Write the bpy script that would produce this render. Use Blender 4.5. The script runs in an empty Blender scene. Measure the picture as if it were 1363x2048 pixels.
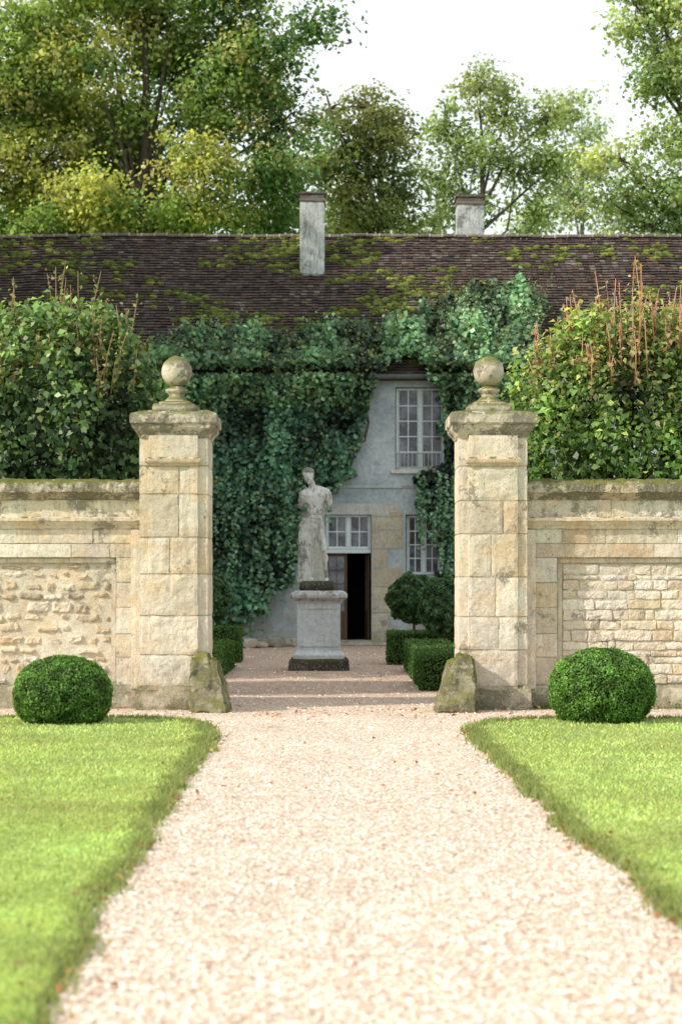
import bpy, bmesh, math, random
import numpy as np
from mathutils import Vector, Matrix, noise
rng=np.random.default_rng(7); random.seed(7)
scene=bpy.context.scene
# survey constants: level camera 1.6 m above the gravel
F=3500.; CX=681.5; HY=1168.; EYE=1.6
def wx(px,d): return (px-CX)*d/F
def wz(py,d): return EYE+(HY-py)*d/F
def gd(py): return F*EYE/(py-HY)

# ------------------------------------------------------------ helpers
def link(o): scene.collection.objects.link(o); return o
def thing(name,label,cat,loc=(0,0,0),group=None,kind=None):
    e=bpy.data.objects.new(name,None); e.empty_display_size=.2; e.location=loc
    e["label"]=label; e["category"]=cat
    if group: e["group"]=group
    if kind: e["kind"]=kind
    return link(e)
def child(o,parent,label=None):
    o.parent=parent
    o.matrix_parent_inverse=Matrix.Translation(parent.location).inverted()
    if label: o["label"]=label
    return o
class MB:
    def __init__(s): s.V=[];s.Fc=[];s.C=[]
    def v(s,p): s.V.append(tuple(p)); return len(s.V)-1
    def f(s,idx,col=(.5,.5,.5)): s.Fc.append(tuple(idx)); s.C.append(col)
    def quad(s,a,b,c,d,col):
        s.f([s.v(a),s.v(b),s.v(c),s.v(d)],col)
    def obj(s,name,mat,smooth=False,recalc=True):
        me=bpy.data.meshes.new(name); me.from_pydata(s.V,[],s.Fc)
        ca=me.color_attributes.new("Col",'FLOAT_COLOR','CORNER')
        arr=np.ones((len(me.loops),4),dtype=np.float32)
        lt=np.array([len(f) for f in s.Fc]); cc=np.array([tuple(c)[:3] for c in s.C],dtype=np.float32)
        arr[:,:3]=np.repeat(cc,lt,axis=0)
        ca.data.foreach_set("color",arr.ravel())
        if recalc:
            bm=bmesh.new(); bm.from_mesh(me); bmesh.ops.recalc_face_normals(bm,faces=bm.faces); bm.to_mesh(me); bm.free()
        if smooth: me.polygons.foreach_set("use_smooth",[True]*len(me.polygons))
        me.materials.append(mat); me.update()
        return link(bpy.data.objects.new(name,me))
def jcol(c,a=.08,rnd=random):
    k=1+rnd.uniform(-a,a); return (c[0]*k*(1+rnd.uniform(-.02,.02)),c[1]*k,c[2]*k*(1+rnd.uniform(-.05,.05)))
def rbox(mb,lo,hi,seg=.1,amp=.004,freq=6,col=(.5,.5,.5),rnd=.006,deform=None):
    lo=Vector(lo);hi=Vector(hi);d=hi-lo;c=(lo+hi)/2
    n=[max(1,min(60,round(d[i]/seg))) for i in range(3)]
    ids={}
    off=Vector((random.uniform(0,50),random.uniform(0,50),0))
    def vid(i,j,k):
        key=(i,j,k)
        if key in ids: return ids[key]
        p=Vector((lo.x+d.x*i/n[0],lo.y+d.y*j/n[1],lo.z+d.z*k/n[2]))
        ex=[i in(0,n[0]),j in(0,n[1]),k in(0,n[2])]
        if sum(ex)>=2:
            for a in range(3):
                if ex[a]: p[a]+= rnd*(1 if p[a]<c[a] else -1)*(.7 if sum(ex)==2 else 1)
        if amp: 
            q=p*freq+off
            p=p+noise.noise_vector(q)*amp+noise.noise_vector(q*2.7)*amp*.5
        if deform: p=deform(p)
        ids[key]=mb.v(p); return ids[key]
    for a in range(3):
        u,w=[x for x in range(3) if x!=a]
        for side in (0,n[a]):
            for i in range(n[u]):
                for j in range(n[w]):
                    q=[]
                    for (di,dj) in ((0,0),(1,0),(1,1),(0,1)):
                        k=[0,0,0];k[a]=side;k[u]=i+di;k[w]=j+dj;q.append(vid(*k))
                    mb.f(q,col)
def ring(mb,cx,cy,hx,hy,prof,seg=.08,amp=.004,freq=7,col=(.5,.5,.5),capb=True):
    rings=[]
    per=[]
    nx=max(1,round(2*hx/seg));ny=max(1,round(2*hy/seg))
    for i in range(nx): per.append((-1+2*i/nx,-1))
    for i in range(ny): per.append((1,-1+2*i/ny))
    for i in range(nx): per.append((1-2*i/nx,1))
    for i in range(ny): per.append((-1,1-2*i/ny))
    for pr in prof:
        off,z=pr[0],pr[1]; r=[]
        for (a,b) in per:
            p=Vector((cx+a*(hx+off),cy+b*(hy+off),z))
            q=p*freq; p+=noise.noise_vector(q)*amp+noise.noise_vector(q*3)*amp*.5
            r.append(mb.v(p))
        rings.append(r)
    n=len(per)
    for k in range(len(rings)-1):
        c=prof[k][2] if len(prof[k])>2 else col
        for i in range(n): mb.f([rings[k][i],rings[k][(i+1)%n],rings[k+1][(i+1)%n],rings[k+1][i]],c)
    mb.f(rings[0][::-1],col); mb.f(rings[-1],prof[-1][2] if len(prof[-1])>2 else col)
def lathe(mb,cx,cy,prof,n=24,amp=.003,freq=9,col=(.5,.5,.5)):
    rings=[]
    for (r,z) in prof:
        rr=[]
        for i in range(n):
            a=2*math.pi*i/n; p=Vector((cx+r*math.cos(a),cy+r*math.sin(a),z))
            q=p*freq; p+=noise.noise_vector(q)*amp+noise.noise_vector(q*2.5)*amp*.6
            rr.append(mb.v(p))
        rings.append(rr)
    for k in range(len(rings)-1):
        for i in range(n): mb.f([rings[k][i],rings[k][(i+1)%n],rings[k+1][(i+1)%n],rings[k+1][i]],col)
    mb.f(rings[0][::-1],col); mb.f(rings[-1],col)
def tube(mb,pts,rad,n=8,col=(.1,.08,.06)):
    pts=[Vector(p) for p in pts]; rings=[]
    for i,p in enumerate(pts):
        t=(pts[min(i+1,len(pts)-1)]-pts[max(i-1,0)])
        if t.length<1e-6: t=Vector((0,0,1))
        t.normalize()
        a=t.cross(Vector((0,1,0)) if abs(t.y)<.9 else Vector((1,0,0))).normalized(); b=t.cross(a)
        rings.append([mb.v(p+(a*math.cos(2*math.pi*k/n)+b*math.sin(2*math.pi*k/n))*rad[i]) for k in range(n)])
    for k in range(len(rings)-1):
        for i in range(n): mb.f([rings[k][i],rings[k][(i+1)%n],rings[k+1][(i+1)%n],rings[k+1][i]],col)
    mb.f(rings[0],col);mb.f(rings[-1],col)
def ellip(mb,c,r,rot=None,nu=14,nv=9,col=(.5,.5,.5),amp=0,freq=5):
    c=Vector(c);rings=[]
    for j in range(1,nv):
        th=math.pi*j/nv;rr=[]
        for i in range(nu):
            a=2*math.pi*i/nu
            p=Vector((r[0]*math.sin(th)*math.cos(a),r[1]*math.sin(th)*math.sin(a),r[2]*math.cos(th)))
            if rot: p=rot@p
            p=p+c
            if amp: p+=noise.noise_vector(p*freq)*amp
            rr.append(mb.v(p))
        rings.append(rr)
    t=Vector((0,0,r[2]));b=Vector((0,0,-r[2]))
    if rot:t=rot@t;b=rot@b
    t=mb.v(c+t);b=mb.v(c+b)
    for i in range(nu):
        mb.f([t,rings[0][i],rings[0][(i+1)%nu]],col)
        mb.f([b,rings[-1][(i+1)%nu],rings[-1][i]],col)
        for k in range(len(rings)-1): mb.f([rings[k][i],rings[k+1][i],rings[k+1][(i+1)%nu],rings[k][(i+1)%nu]],col)
def leaf_obj(name,P,N,S,C,mat,ratio=.62,fold=.18):
    P=np.asarray(P,float);n=len(P);N=np.asarray(N,float)
    N=N/np.maximum(np.linalg.norm(N,axis=1,keepdims=True),1e-6)
    R=rng.normal(size=(n,3));T=R-(R*N).sum(1,keepdims=True)*N
    T/=np.linalg.norm(T,axis=1,keepdims=True);B=np.cross(N,T)
    S=np.asarray(S,float).reshape(-1,1)*np.ones((n,1))
    V=np.empty((n,4,3));f=N*S*fold
    V[:,0]=P-T*S*.5;V[:,1]=P+B*S*ratio*.5+f-T*S*.08;V[:,2]=P+T*S*.5;V[:,3]=P-B*S*ratio*.5+f-T*S*.08
    me=bpy.data.meshes.new(name)
    me.vertices.add(4*n);me.vertices.foreach_set("co",V.ravel().astype(np.float32))
    me.loops.add(4*n);me.loops.foreach_set("vertex_index",np.arange(4*n,dtype=np.int32))
    me.polygons.add(n);me.polygons.foreach_set("loop_start",(np.arange(n)*4).astype(np.int32))
    me.update(calc_edges=True)
    ca=me.color_attributes.new("Col",'FLOAT_COLOR','POINT')
    cc=np.ones((n,4,4),dtype=np.float32);cc[:,:,:3]=np.asarray(C)[:,None,:];ca.data.foreach_set("color",cc.ravel())
    me.materials.append(mat)
    return link(bpy.data.objects.new(name,me))
def unit(n):
    a=rng.normal(size=(n,3));return a/np.linalg.norm(a,axis=1,keepdims=True)

# ------------------------------------------------------------ materials
class M:
    def __init__(s,name):
        s.m=bpy.data.materials.new(name);s.m.use_nodes=True;s.t=s.m.node_tree;s.t.nodes.clear()
        s.out=s.n('ShaderNodeOutputMaterial')
    def n(s,ty,**k):
        nd=s.t.nodes.new(ty)
        for a,b in k.items(): setattr(nd,a,b)
        return nd
    def l(s,a,b): s.t.links.new(a,b)
    def coord(s): return s.n('ShaderNodeTexCoord').outputs['Object']
    def noise(s,sc,det=6,rough=.6,vec=None):
        nd=s.n('ShaderNodeTexNoise');nd.inputs['Scale'].default_value=sc;nd.inputs['Detail'].default_value=det;nd.inputs['Roughness'].default_value=rough
        s.l(vec or s.coord(),nd.inputs['Vector']);return nd.outputs['Fac']
    def mr(s,v,a,b,c,d):
        nd=s.n('ShaderNodeMapRange');s.l(v,nd.inputs[0])
        for i,x in enumerate((a,b,c,d)): nd.inputs[i+1].default_value=x
        return nd.outputs[0]
    def math(s,op,a,b=None):
        nd=s.n('ShaderNodeMath',operation=op)
        for i,x in enumerate((a,b)):
            if x is None: continue
            if isinstance(x,(int,float)): nd.inputs[i].default_value=x
            else: s.l(x,nd.inputs[i])
        return nd.outputs[0]
    def mix(s,fac,a,b,bt='MIX'):
        nd=s.n('ShaderNodeMix',data_type='RGBA',blend_type=bt)
        for sock,x in ((nd.inputs[0],fac),(nd.inputs[6],a),(nd.inputs[7],b)):
            if isinstance(x,(int,float)): sock.default_value=x
            elif isinstance(x,tuple): sock.default_value=(*x,1) if len(x)==3 else x
            else: s.l(x,sock)
        return nd.outputs[2]
    def scale(s,colr,f):
        nd=s.n('ShaderNodeVectorMath',operation='SCALE');s.l(colr,nd.inputs[0]);s.l(f,nd.inputs[3]);return nd.outputs[0]
    def attr(s): return s.n('ShaderNodeAttribute',attribute_name="Col").outputs['Color']
    def bump(s,h,dist,strength=1):
        nd=s.n('ShaderNodeBump');nd.inputs['Distance'].default_value=dist;nd.inputs['Strength'].default_value=strength;s.l(h,nd.inputs['Height']);return nd.outputs[0]
    def bsdf(s,col,rough=.9,bump=None,spec=.2,link=True):
        p=s.n('ShaderNodeBsdfPrincipled')
        if isinstance(col,tuple): p.inputs['Base Color'].default_value=(*col,1)
        else: s.l(col,p.inputs['Base Color'])
        p.inputs['Roughness'].default_value=rough;p.inputs['Specular IOR Level'].default_value=spec
        if bump is not None: s.l(bump,p.inputs['Normal'])
        if link: s.l(p.outputs[0],s.out.inputs[0])
        return p
def stone_mat(name,lichen=.25,moss=.0,dark=(.12,.11,.09),bumpd=.012,mosscol=(.13,.14,.03),warm=.35,pale=.45,streak=0,gain=1.0,foot=0):
    m=M(name);c=m.attr()
    c=m.scale(c,m.mr(m.noise(1.7,8,.65),.3,.7,.80*gain,1.14*gain))
    c=m.scale(c,m.mr(m.noise(17,6,.7),.35,.65,.86,1.10))
    w=m.mr(m.noise(2.6,4,.6),.48,.62,0,warm)
    c=m.mix(w,c,m.mix(1.0,c,(1.0,.80,.55),'MULTIPLY'))
    big=m.noise(2.2,5,.6);fine=m.noise(13,12,.8)
    f=m.math('ADD',m.math('MULTIPLY',big,.55),m.math('MULTIPLY',fine,.45))
    t=.62-.17*lichen
    lf=m.mr(f,t,t+.035,0,.82)
    c=m.mix(lf,c,dark)
    if streak>0:
        mp=m.n('ShaderNodeMapping');mp.inputs['Scale'].default_value=(9,9,1.3);m.l(m.coord(),mp.inputs[0])
        sk_=m.mr(m.noise(1.6,8,.7,mp.outputs[0]),.50,.62,0,streak)
        c=m.mix(sk_,c,dark)
    if foot>0:   # damp grime and algae near the ground
        g=m.n('ShaderNodeSeparateXYZ');m.l(m.coord(),g.inputs[0])
        low=m.math('MULTIPLY',m.mr(g.outputs[2],.05,.65,foot,0),m.mr(m.noise(5,9,.75),.40,.58,.15,1))
        c=m.mix(low,c,(.20,.19,.11))
    sp=m.mr(m.noise(28,4,.8),.57,.61,0,pale)
    c=m.mix(sp,c,(.68,.66,.60))
    pit=m.mr(m.noise(55,3,.7),.36,.41,.6,1)
    c=m.scale(c,pit)
    if moss>0:
        g=m.n('ShaderNodeNewGeometry');sx=m.n('ShaderNodeSeparateXYZ');m.l(g.outputs['Normal'],sx.inputs[0])
        up=m.mr(sx.outputs[2],.1,.7,0,1)
        nn=m.mr(m.noise(7,8,.7),.55-.2*moss,.60-.2*moss,0,1)
        c=m.mix(m.math('MULTIPLY',m.mr(up,0,1,.2*moss,.95),nn),c,mosscol)
    h=m.math('ADD',m.noise(7,8,.7),m.math('MULTIPLY',m.noise(45,5,.75),.5))
    m.bsdf(c,.92,m.bump(h,bumpd*2.4,.85),.15)
    return m.m
def leaf_mat(name,trans=.35,rough=.55,spec=.25,gain=1.0):
    m=M(name);c=m.attr()
    c=m.scale(c,m.mr(m.noise(1.2,3,.6),.3,.7,.8*gain,1.2*gain))
    p=m.bsdf(c,rough,None,spec,False)
    t=m.n('ShaderNodeBsdfTranslucent');m.l(m.mix(1.0,c,(1.4,1.4,.7),'MULTIPLY'),t.inputs[0])
    mx=m.n('ShaderNodeMixShader');mx.inputs[0].default_value=trans
    m.l(p.outputs[0],mx.inputs[1]);m.l(t.outputs[0],mx.inputs[2]);m.l(mx.outputs[0],m.out.inputs[0])
    return m.m
STONE=stone_mat("limestone",.34,.15,streak=.30,dark=(.24,.21,.165),gain=1.1,foot=.6,warm=.45)
FRIEZE=stone_mat("stained_limestone",.62,.3,(.22,.20,.16),streak=.45,gain=1.08,foot=.75)
COPING=stone_mat("weathered_limestone_coping",.95,.8,(.15,.135,.105),.02,gain=1.12)
CAPST=stone_mat("weathered_cap_limestone",.78,.7,(.19,.17,.14),.016,gain=1.12,foot=.8)
RUBBLE=stone_mat("rubble_limestone",.38,0,(.32,.28,.22),.02,gain=1.12,foot=.4)
GUARD=stone_mat("mossy_guard_stone",.92,1.0,(.13,.12,.09),.03,(.17,.17,.04),warm=.15,foot=.9)
STATUE=stone_mat("weathered_statue_stone",.55,.0,(.16,.165,.16),.007,warm=.0,pale=.3,streak=.7,gain=1.06)
CHIM=stone_mat("grey_render",.40,.1,(.27,.27,.26),.01,warm=.1)
PEDST=stone_mat("pale_pedestal_stone",.12,.0,(.30,.30,.29),.006,warm=.05,streak=.22)
DARKST=stone_mat("dark_mossy_slab",.9,.6,(.05,.045,.04),.02,(.09,.085,.035))
LEAF=leaf_mat("tree_leaves",.45)
IVYM=leaf_mat("ivy_leaves",.2,.42,.45)
BOXM=leaf_mat("boxwood_leaves",.3,.5,.3)
BUSHM=leaf_mat("shrub_leaves",.38,.42,.4)
def bark():
    m=M("tree_bark");c=m.scale(m.attr(),m.mr(m.noise(6,6,.7),.3,.7,.6,1.4));m.bsdf(c,.95,m.bump(m.noise(14,6,.7),.04));return m.m
BARK=bark()
def simple(name,var=.15,rough=.7,sc=8,bump=.004,spec=.2):
    m=M(name);c=m.scale(m.attr(),m.mr(m.noise(sc,7,.7),.3,.7,1-var,1+var));m.bsdf(c,rough,m.bump(m.noise(sc*5,5,.7),bump),spec);return m.m
PAINT=simple("aged_grey_paint",.18,.55,12)
METAL=simple("dark_zinc",.3,.5,6)
TILE=simple("old_clay_tile",.45,.9,3,.01)
MOSS=simple("roof_moss",.5,.95,9,.03)
PLAIN=simple("plain_surface",.3,.95,4)
def glass():
    m=M("old_window_glass");c=m.mix(m.mr(m.noise(1.9,3,.6),.4,.6,0,1),(.03,.035,.045),(.17,.18,.22))
    m.bsdf(c,.12,m.bump(m.noise(3,2,.5),.02,.4),.6);return m.m
GLASS=glass()
def plaster():
    m=M("old_lime_plaster");c=m.mix(m.mr(m.noise(1.1,9,.7),.38,.62,0,1),(.29,.355,.40),(.47,.535,.575))
    c=m.scale(c,m.mr(m.noise(9,9,.75),.35,.65,.80,1.14))
    g=m.n('ShaderNodeSeparateXYZ');m.l(m.coord(),g.inputs[0])
    low=m.math('MULTIPLY',m.mr(g.outputs[2],.1,1.8,1,0),m.mr(m.noise(3,8,.7),.42,.56,0,1))
    c=m.mix(low,c,(.36,.34,.29))
    c=m.mix(m.mr(m.noise(3.5,12,.8),.53,.58,0,.5),c,(.24,.265,.28))
    m.bsdf(c,.95,m.bump(m.noise(12,9,.75),.03,.8),.1);return m.m
PLASTER=plaster()
def gravel():
    m=M("pale_gravel")
    v=m.n('ShaderNodeTexVoronoi');v.inputs['Scale'].default_value=46;m.l(m.coord(),v.inputs['Vector'])
    s=m.n('ShaderNodeSeparateColor');m.l(v.outputs['Color'],s.inputs[0])
    r=m.n('ShaderNodeValToRGB');r.color_ramp.interpolation='CONSTANT'
    cols=[(0,(.74,.57,.45)),(.18,(.86,.74,.62)),(.38,(.56,.39,.29)),(.50,(.92,.83,.73)),(.70,(.80,.63,.50)),(.86,(.40,.27,.20)),(.92,(.96,.92,.86))]
    e=r.color_ramp.elements
    e[0].position=0;e[0].color=(*cols[0][1],1);e[1].position=cols[1][0];e[1].color=(*cols[1][1],1)
    for p,c in cols[2:]:
        x=e.new(p);x.color=(*c,1)
    m.l(s.outputs[0],r.inputs[0])
    c=r.outputs[0]
    c=m.scale(c,m.mr(v.outputs['Distance'],.2,.75,1.04,.55))
    c=m.scale(c,m.mr(m.noise(.9,6,.6),.3,.7,.88,1.06))
    g=m.n('ShaderNodeSeparateXYZ');m.l(m.coord(),g.inputs[0])
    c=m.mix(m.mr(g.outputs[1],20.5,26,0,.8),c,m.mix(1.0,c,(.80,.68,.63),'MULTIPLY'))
    h=m.math('ADD',m.math('MULTIPLY',v.outputs['Distance'],-1),m.math('MULTIPLY',m.noise(3,5,.6),.6))
    m.bsdf(c,.9,m.bump(h,.012,.9),.15);return m.m
GRAVEL=gravel()
def grassm():
    m=M("lawn_turf");c=m.mix(m.mr(m.noise(.8,6,.6),.35,.65,0,1),(.24,.33,.09),(.32,.41,.14))
    c=m.scale(c,m.mr(m.noise(60,5,.7),.3,.7,.7,1.3));m.bsdf(c,.9,m.bump(m.noise(90,4,.7),.02),.1);return m.m
TURF=grassm()
BLADE=leaf_mat("grass_blades",.35,.6,.2)

# ------------------------------------------------------------ ground
def sheet(name,x0,x1,y0,y1,z,mat,label,cat):
    mb=MB();mb.quad((x0,y0,z),(x1,y0,z),(x1,y1,z),(x0,y1,z),(.12,.16,.05));o=mb.obj(name,mat,recalc=False)
    o["kind"]="structure";o["label"]=label;o["category"]=cat;return o
sheet("ground",-1500,1500,-600,2500,-.012,TURF,"grassy ground stretching out around the estate","ground")
sheet("gravel_path",-14,14,-8,46,0,GRAVEL,"pale pinkish gravel path and courtyard","gravel path")
def lawn(name,pts,label):
    cx=sum(p[0] for p in pts)/len(pts);cy=sum(p[1] for p in pts)/len(pts)
    Q=[]
    for i,p in enumerate(pts):
        q=pts[(i+1)%len(pts)];L=math.hypot(q[0]-p[0],q[1]-p[1]);k=max(1,int(L/.1))
        for j in range(k):
            x=p[0]+(q[0]-p[0])*j/k;y=p[1]+(q[1]-p[1])*j/k
            nv=noise.noise_vector(Vector((x*2.2,y*2.2,1)))*.06+noise.noise_vector(Vector((x*8,y*8,1)))*.05
            Q.append((x+nv.x,y+nv.y))
    mb=MB();top=[mb.v((x,y,.032)) for x,y in Q];bot=[mb.v((x+(x-cx)*.004,y,.0)) for x,y in Q]
    mb.f(top,(.15,.2,.05))
    n=len(Q)
    for i in range(n): mb.f([top[i],bot[i],bot[(i+1)%n],top[(i+1)%n]],(.1,.1,.05))
    o=mb.obj(name,TURF);o["kind"]="structure";o["label"]=label;o["category"]="lawn"
    return Q
Lp=[(420,1472),(408,1492),(375,1535),(300,1640),(240,1735),(150,1865),(85,1995),(40,2100)]
Lp=[(wx(a,gd(b)),gd(b)) for a,b in Lp]
Lp=[(-9,20.6),(-2.4,20.5),(-1.85,20.2),(-1.55,19.4)]+Lp+[(-2.5,4.2),(-9,4.2)]
Rp=[(940,1460),(962,1485),(1000,1522),(1060,1575),(1180,1692),(1275,1745),(1363,1832),(1480,1960)]
Rp=[(wx(a,gd(b)),gd(b)) for a,b in Rp]
Rp=[(9,20.4),(2.2,20.4),(1.75,20.1)]+Rp+[(2.0,4.2),(9,4.2)]
LQ=lawn("lawn",Lp,"closely mown bright green lawn edging the gravel path")
RQ=lawn("lawn",Rp,"closely mown bright green lawn edging the gravel path")
def inpoly(X,Y,poly):
    r=np.zeros(len(X),bool);n=len(poly);j=n-1
    for i in range(n):
        xi,yi=poly[i];xj,yj=poly[j]
        c=((yi>Y)!=(yj>Y));
        with np.errstate(divide='ignore',invalid='ignore'):
            xx=(xj-xi)*(Y-yi)/((yj-yi) if yj!=yi else 1e-9)+xi
        r^=c&(X<xx);j=i
    return r
def blades(poly,n):
    u=rng.random(n*3);a,b=4.5,20.7
    Y=1/(1/a-(1/a-1/b)*u**.9);
    X=(rng.random(n*3)*2-1)*Y*.235
    k=inpoly(X,Y,poly);X=X[k][:n];Y=Y[k][:n];return X,Y
P=[];E=[]
for poly,nn in ((LQ,110000),(RQ,95000)):
    X,Y=blades(poly,nn);P.append(np.stack([X,Y],1));E.append(np.zeros(len(X)))
    q=np.array(poly);q=q[(abs(q[:,0])<5)]
    idx=rng.integers(0,len(q),14000);e=q[idx]+rng.normal(size=(14000,2))*.045;P.append(e);E.append(np.ones(14000))
P=np.concatenate(P);E=np.concatenate(E);n=len(P);D=P[:,1]
h=(.008+.014*rng.random(n))*(1+.03*D)*(1+1.1*E*rng.random(n));w=.0035+.0005*D
ang=rng.random(n)*6.283;lean=rng.normal(size=(n,2))*.7*h[:,None]
V=np.empty((n,3,3));dx=np.cos(ang)*w;dy=np.sin(ang)*w
z0=np.where(E>0,.006,.026)
V[:,0]=np.stack([P[:,0]-dx,P[:,1]-dy,z0],1);V[:,1]=np.stack([P[:,0]+dx,P[:,1]+dy,z0],1)
V[:,2]=np.stack([P[:,0]+lean[:,0],P[:,1]+lean[:,1],.03+h],1)
me=bpy.data.meshes.new("grass");me.vertices.add(3*n);me.vertices.foreach_set("co",V.ravel().astype(np.float32))
me.loops.add(3*n);me.loops.foreach_set("vertex_index",np.arange(3*n,dtype=np.int32));me.polygons.add(n);me.polygons.foreach_set("loop_start",(np.arange(n)*3).astype(np.int32));me.update(calc_edges=True)
ca=me.color_attributes.new("Col",'FLOAT_COLOR','POINT');cc=np.ones((n,3,4),np.float32)
pat=np.array([noise.noise(Vector((a*.9,b*.6,0)))+.5*noise.noise(Vector((a*3,b*2,4))) for a,b in P])
base=np.array([.42,.56,.215])*(1+.16*rng.normal(size=(n,1)))*(1+.24*pat[:,None]);base[:,0]*=1+.22*rng.random(n)*(1-pat)
base[E>0]*=.55
cc[:,:,:3]=np.clip(base,.02,1)[:,None,:];ca.data.foreach_set("color",cc.ravel());me.materials.append(BLADE)
o=link(bpy.data.objects.new("grass",me));o["kind"]="stuff";o["label"]="short bright green mown grass blades";o["category"]="grass"
# loose pebbles
n=34000;u=rng.random(n);Y=1/(1/4.8-(1/4.8-1/44)*u);X=(rng.random(n)*2-1)*Y*.2
k=~(inpoly(X,Y,LQ)|inpoly(X,Y,RQ));X=X[k];Y=Y[k];n=len(X)
base=np.array([[1,0,0],[0,1,0],[-1,0,0],[0,-1,0],[0,0,1]],float)
r=(.004+.008*rng.random(n))*(1+.02*Y);sc=np.stack([r*(.8+.7*rng.random(n)),r*(.8+.5*rng.random(n)),r*.8],1)
a=rng.random(n)*6.28;V=base[None]*sc[:,None,:]
Vx=V[:,:,0]*np.cos(a)[:,None]-V[:,:,1]*np.sin(a)[:,None];Vy=V[:,:,0]*np.sin(a)[:,None]+V[:,:,1]*np.cos(a)[:,None]
V[:,:,0]=Vx+X[:,None];V[:,:,1]=Vy+Y[:,None];V[:,:,2]+=.002
fc=np.array([[0,1,4],[1,2,4],[2,3,4],[3,0,4]]);Fi=(fc[None]+np.arange(n)[:,None,None]*5).reshape(-1)
me=bpy.data.meshes.new("loose_gravel");me.vertices.add(5*n);me.vertices.foreach_set("co",V.ravel().astype(np.float32))
me.loops.add(12*n);me.loops.foreach_set("vertex_index",Fi.astype(np.int32));me.polygons.add(4*n);me.polygons.foreach_set("loop_start",(np.arange(4*n)*3).astype(np.int32));me.update(calc_edges=True)
pc=np.array([[.78,.62,.49],[.88,.78,.67],[.52,.36,.27],[.92,.84,.75],[.62,.47,.37]])[rng.integers(0,5,n)]
ca=me.color_attributes.new("Col",'FLOAT_COLOR','POINT');cc=np.ones((n,5,4),np.float32);cc[:,:,:3]=pc[:,None,:];ca.data.foreach_set("color",cc.ravel());me.materials.append(PLAIN)
o=link(bpy.data.objects.new("loose_gravel",me));o["kind"]="stuff";o["label"]="loose cream and tan gravel pebbles on the path";o["category"]="gravel"
# fallen leaves
pts=[]
for poly in (LQ,RQ):
    q=np.array(poly);q=q[(abs(q[:,0])<4)&(q[:,1]>5)];e=q[rng.integers(0,len(q),200)]+rng.normal(size=(200,2))*.12;pts.append(e)
e=np.stack([rng.uniform(-1.3,1.7,200),rng.uniform(12,44,200)],1);pts.append(e)
e=np.stack([rng.uniform(-4,4,200),rng.uniform(20.6,22.2,200)],1);pts.append(e)
pts=np.concatenate(pts);n=len(pts);N=rng.normal(size=(n,3))*.35+np.array([0,0,1])
C=np.array([[.38,.14,.06],[.45,.23,.08],[.30,.14,.08],[.45,.32,.12]])[rng.integers(0,4,n)]
o=leaf_obj("fallen_leaves",np.column_stack([pts,np.full(n,.035)]),N,.035+.035*rng.random(n),C,IVYM);o["kind"]="stuff";o["label"]="scattered brown fallen leaves on gravel and lawn edge";o["category"]="leaves"
# little weeds and moss along the wall foot
n=2600;xx=rng.uniform(-5.2,5.2,n);nz=np.array([noise.noise(Vector((a*1.7,3,0))) for a in xx]);k=(nz>-.05)&((xx<-2.65)|(xx>2.45))
xx=xx[k];n=len(xx);yy=22.42-np.abs(rng.normal(size=n))*.06;zz=np.abs(rng.normal(size=n))*.035
C=np.array([[.14,.20,.05],[.10,.15,.04],[.2,.22,.07]])[rng.integers(0,3,n)]
o=leaf_obj("weeds",np.stack([xx,yy,zz],1),rng.normal(size=(n,3))+np.array([0,-.3,.6]),.02+.03*rng.random(n),C,BOXM);o["kind"]="stuff";o["label"]="small green weeds growing along the wall foot";o["category"]="weeds"

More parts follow.
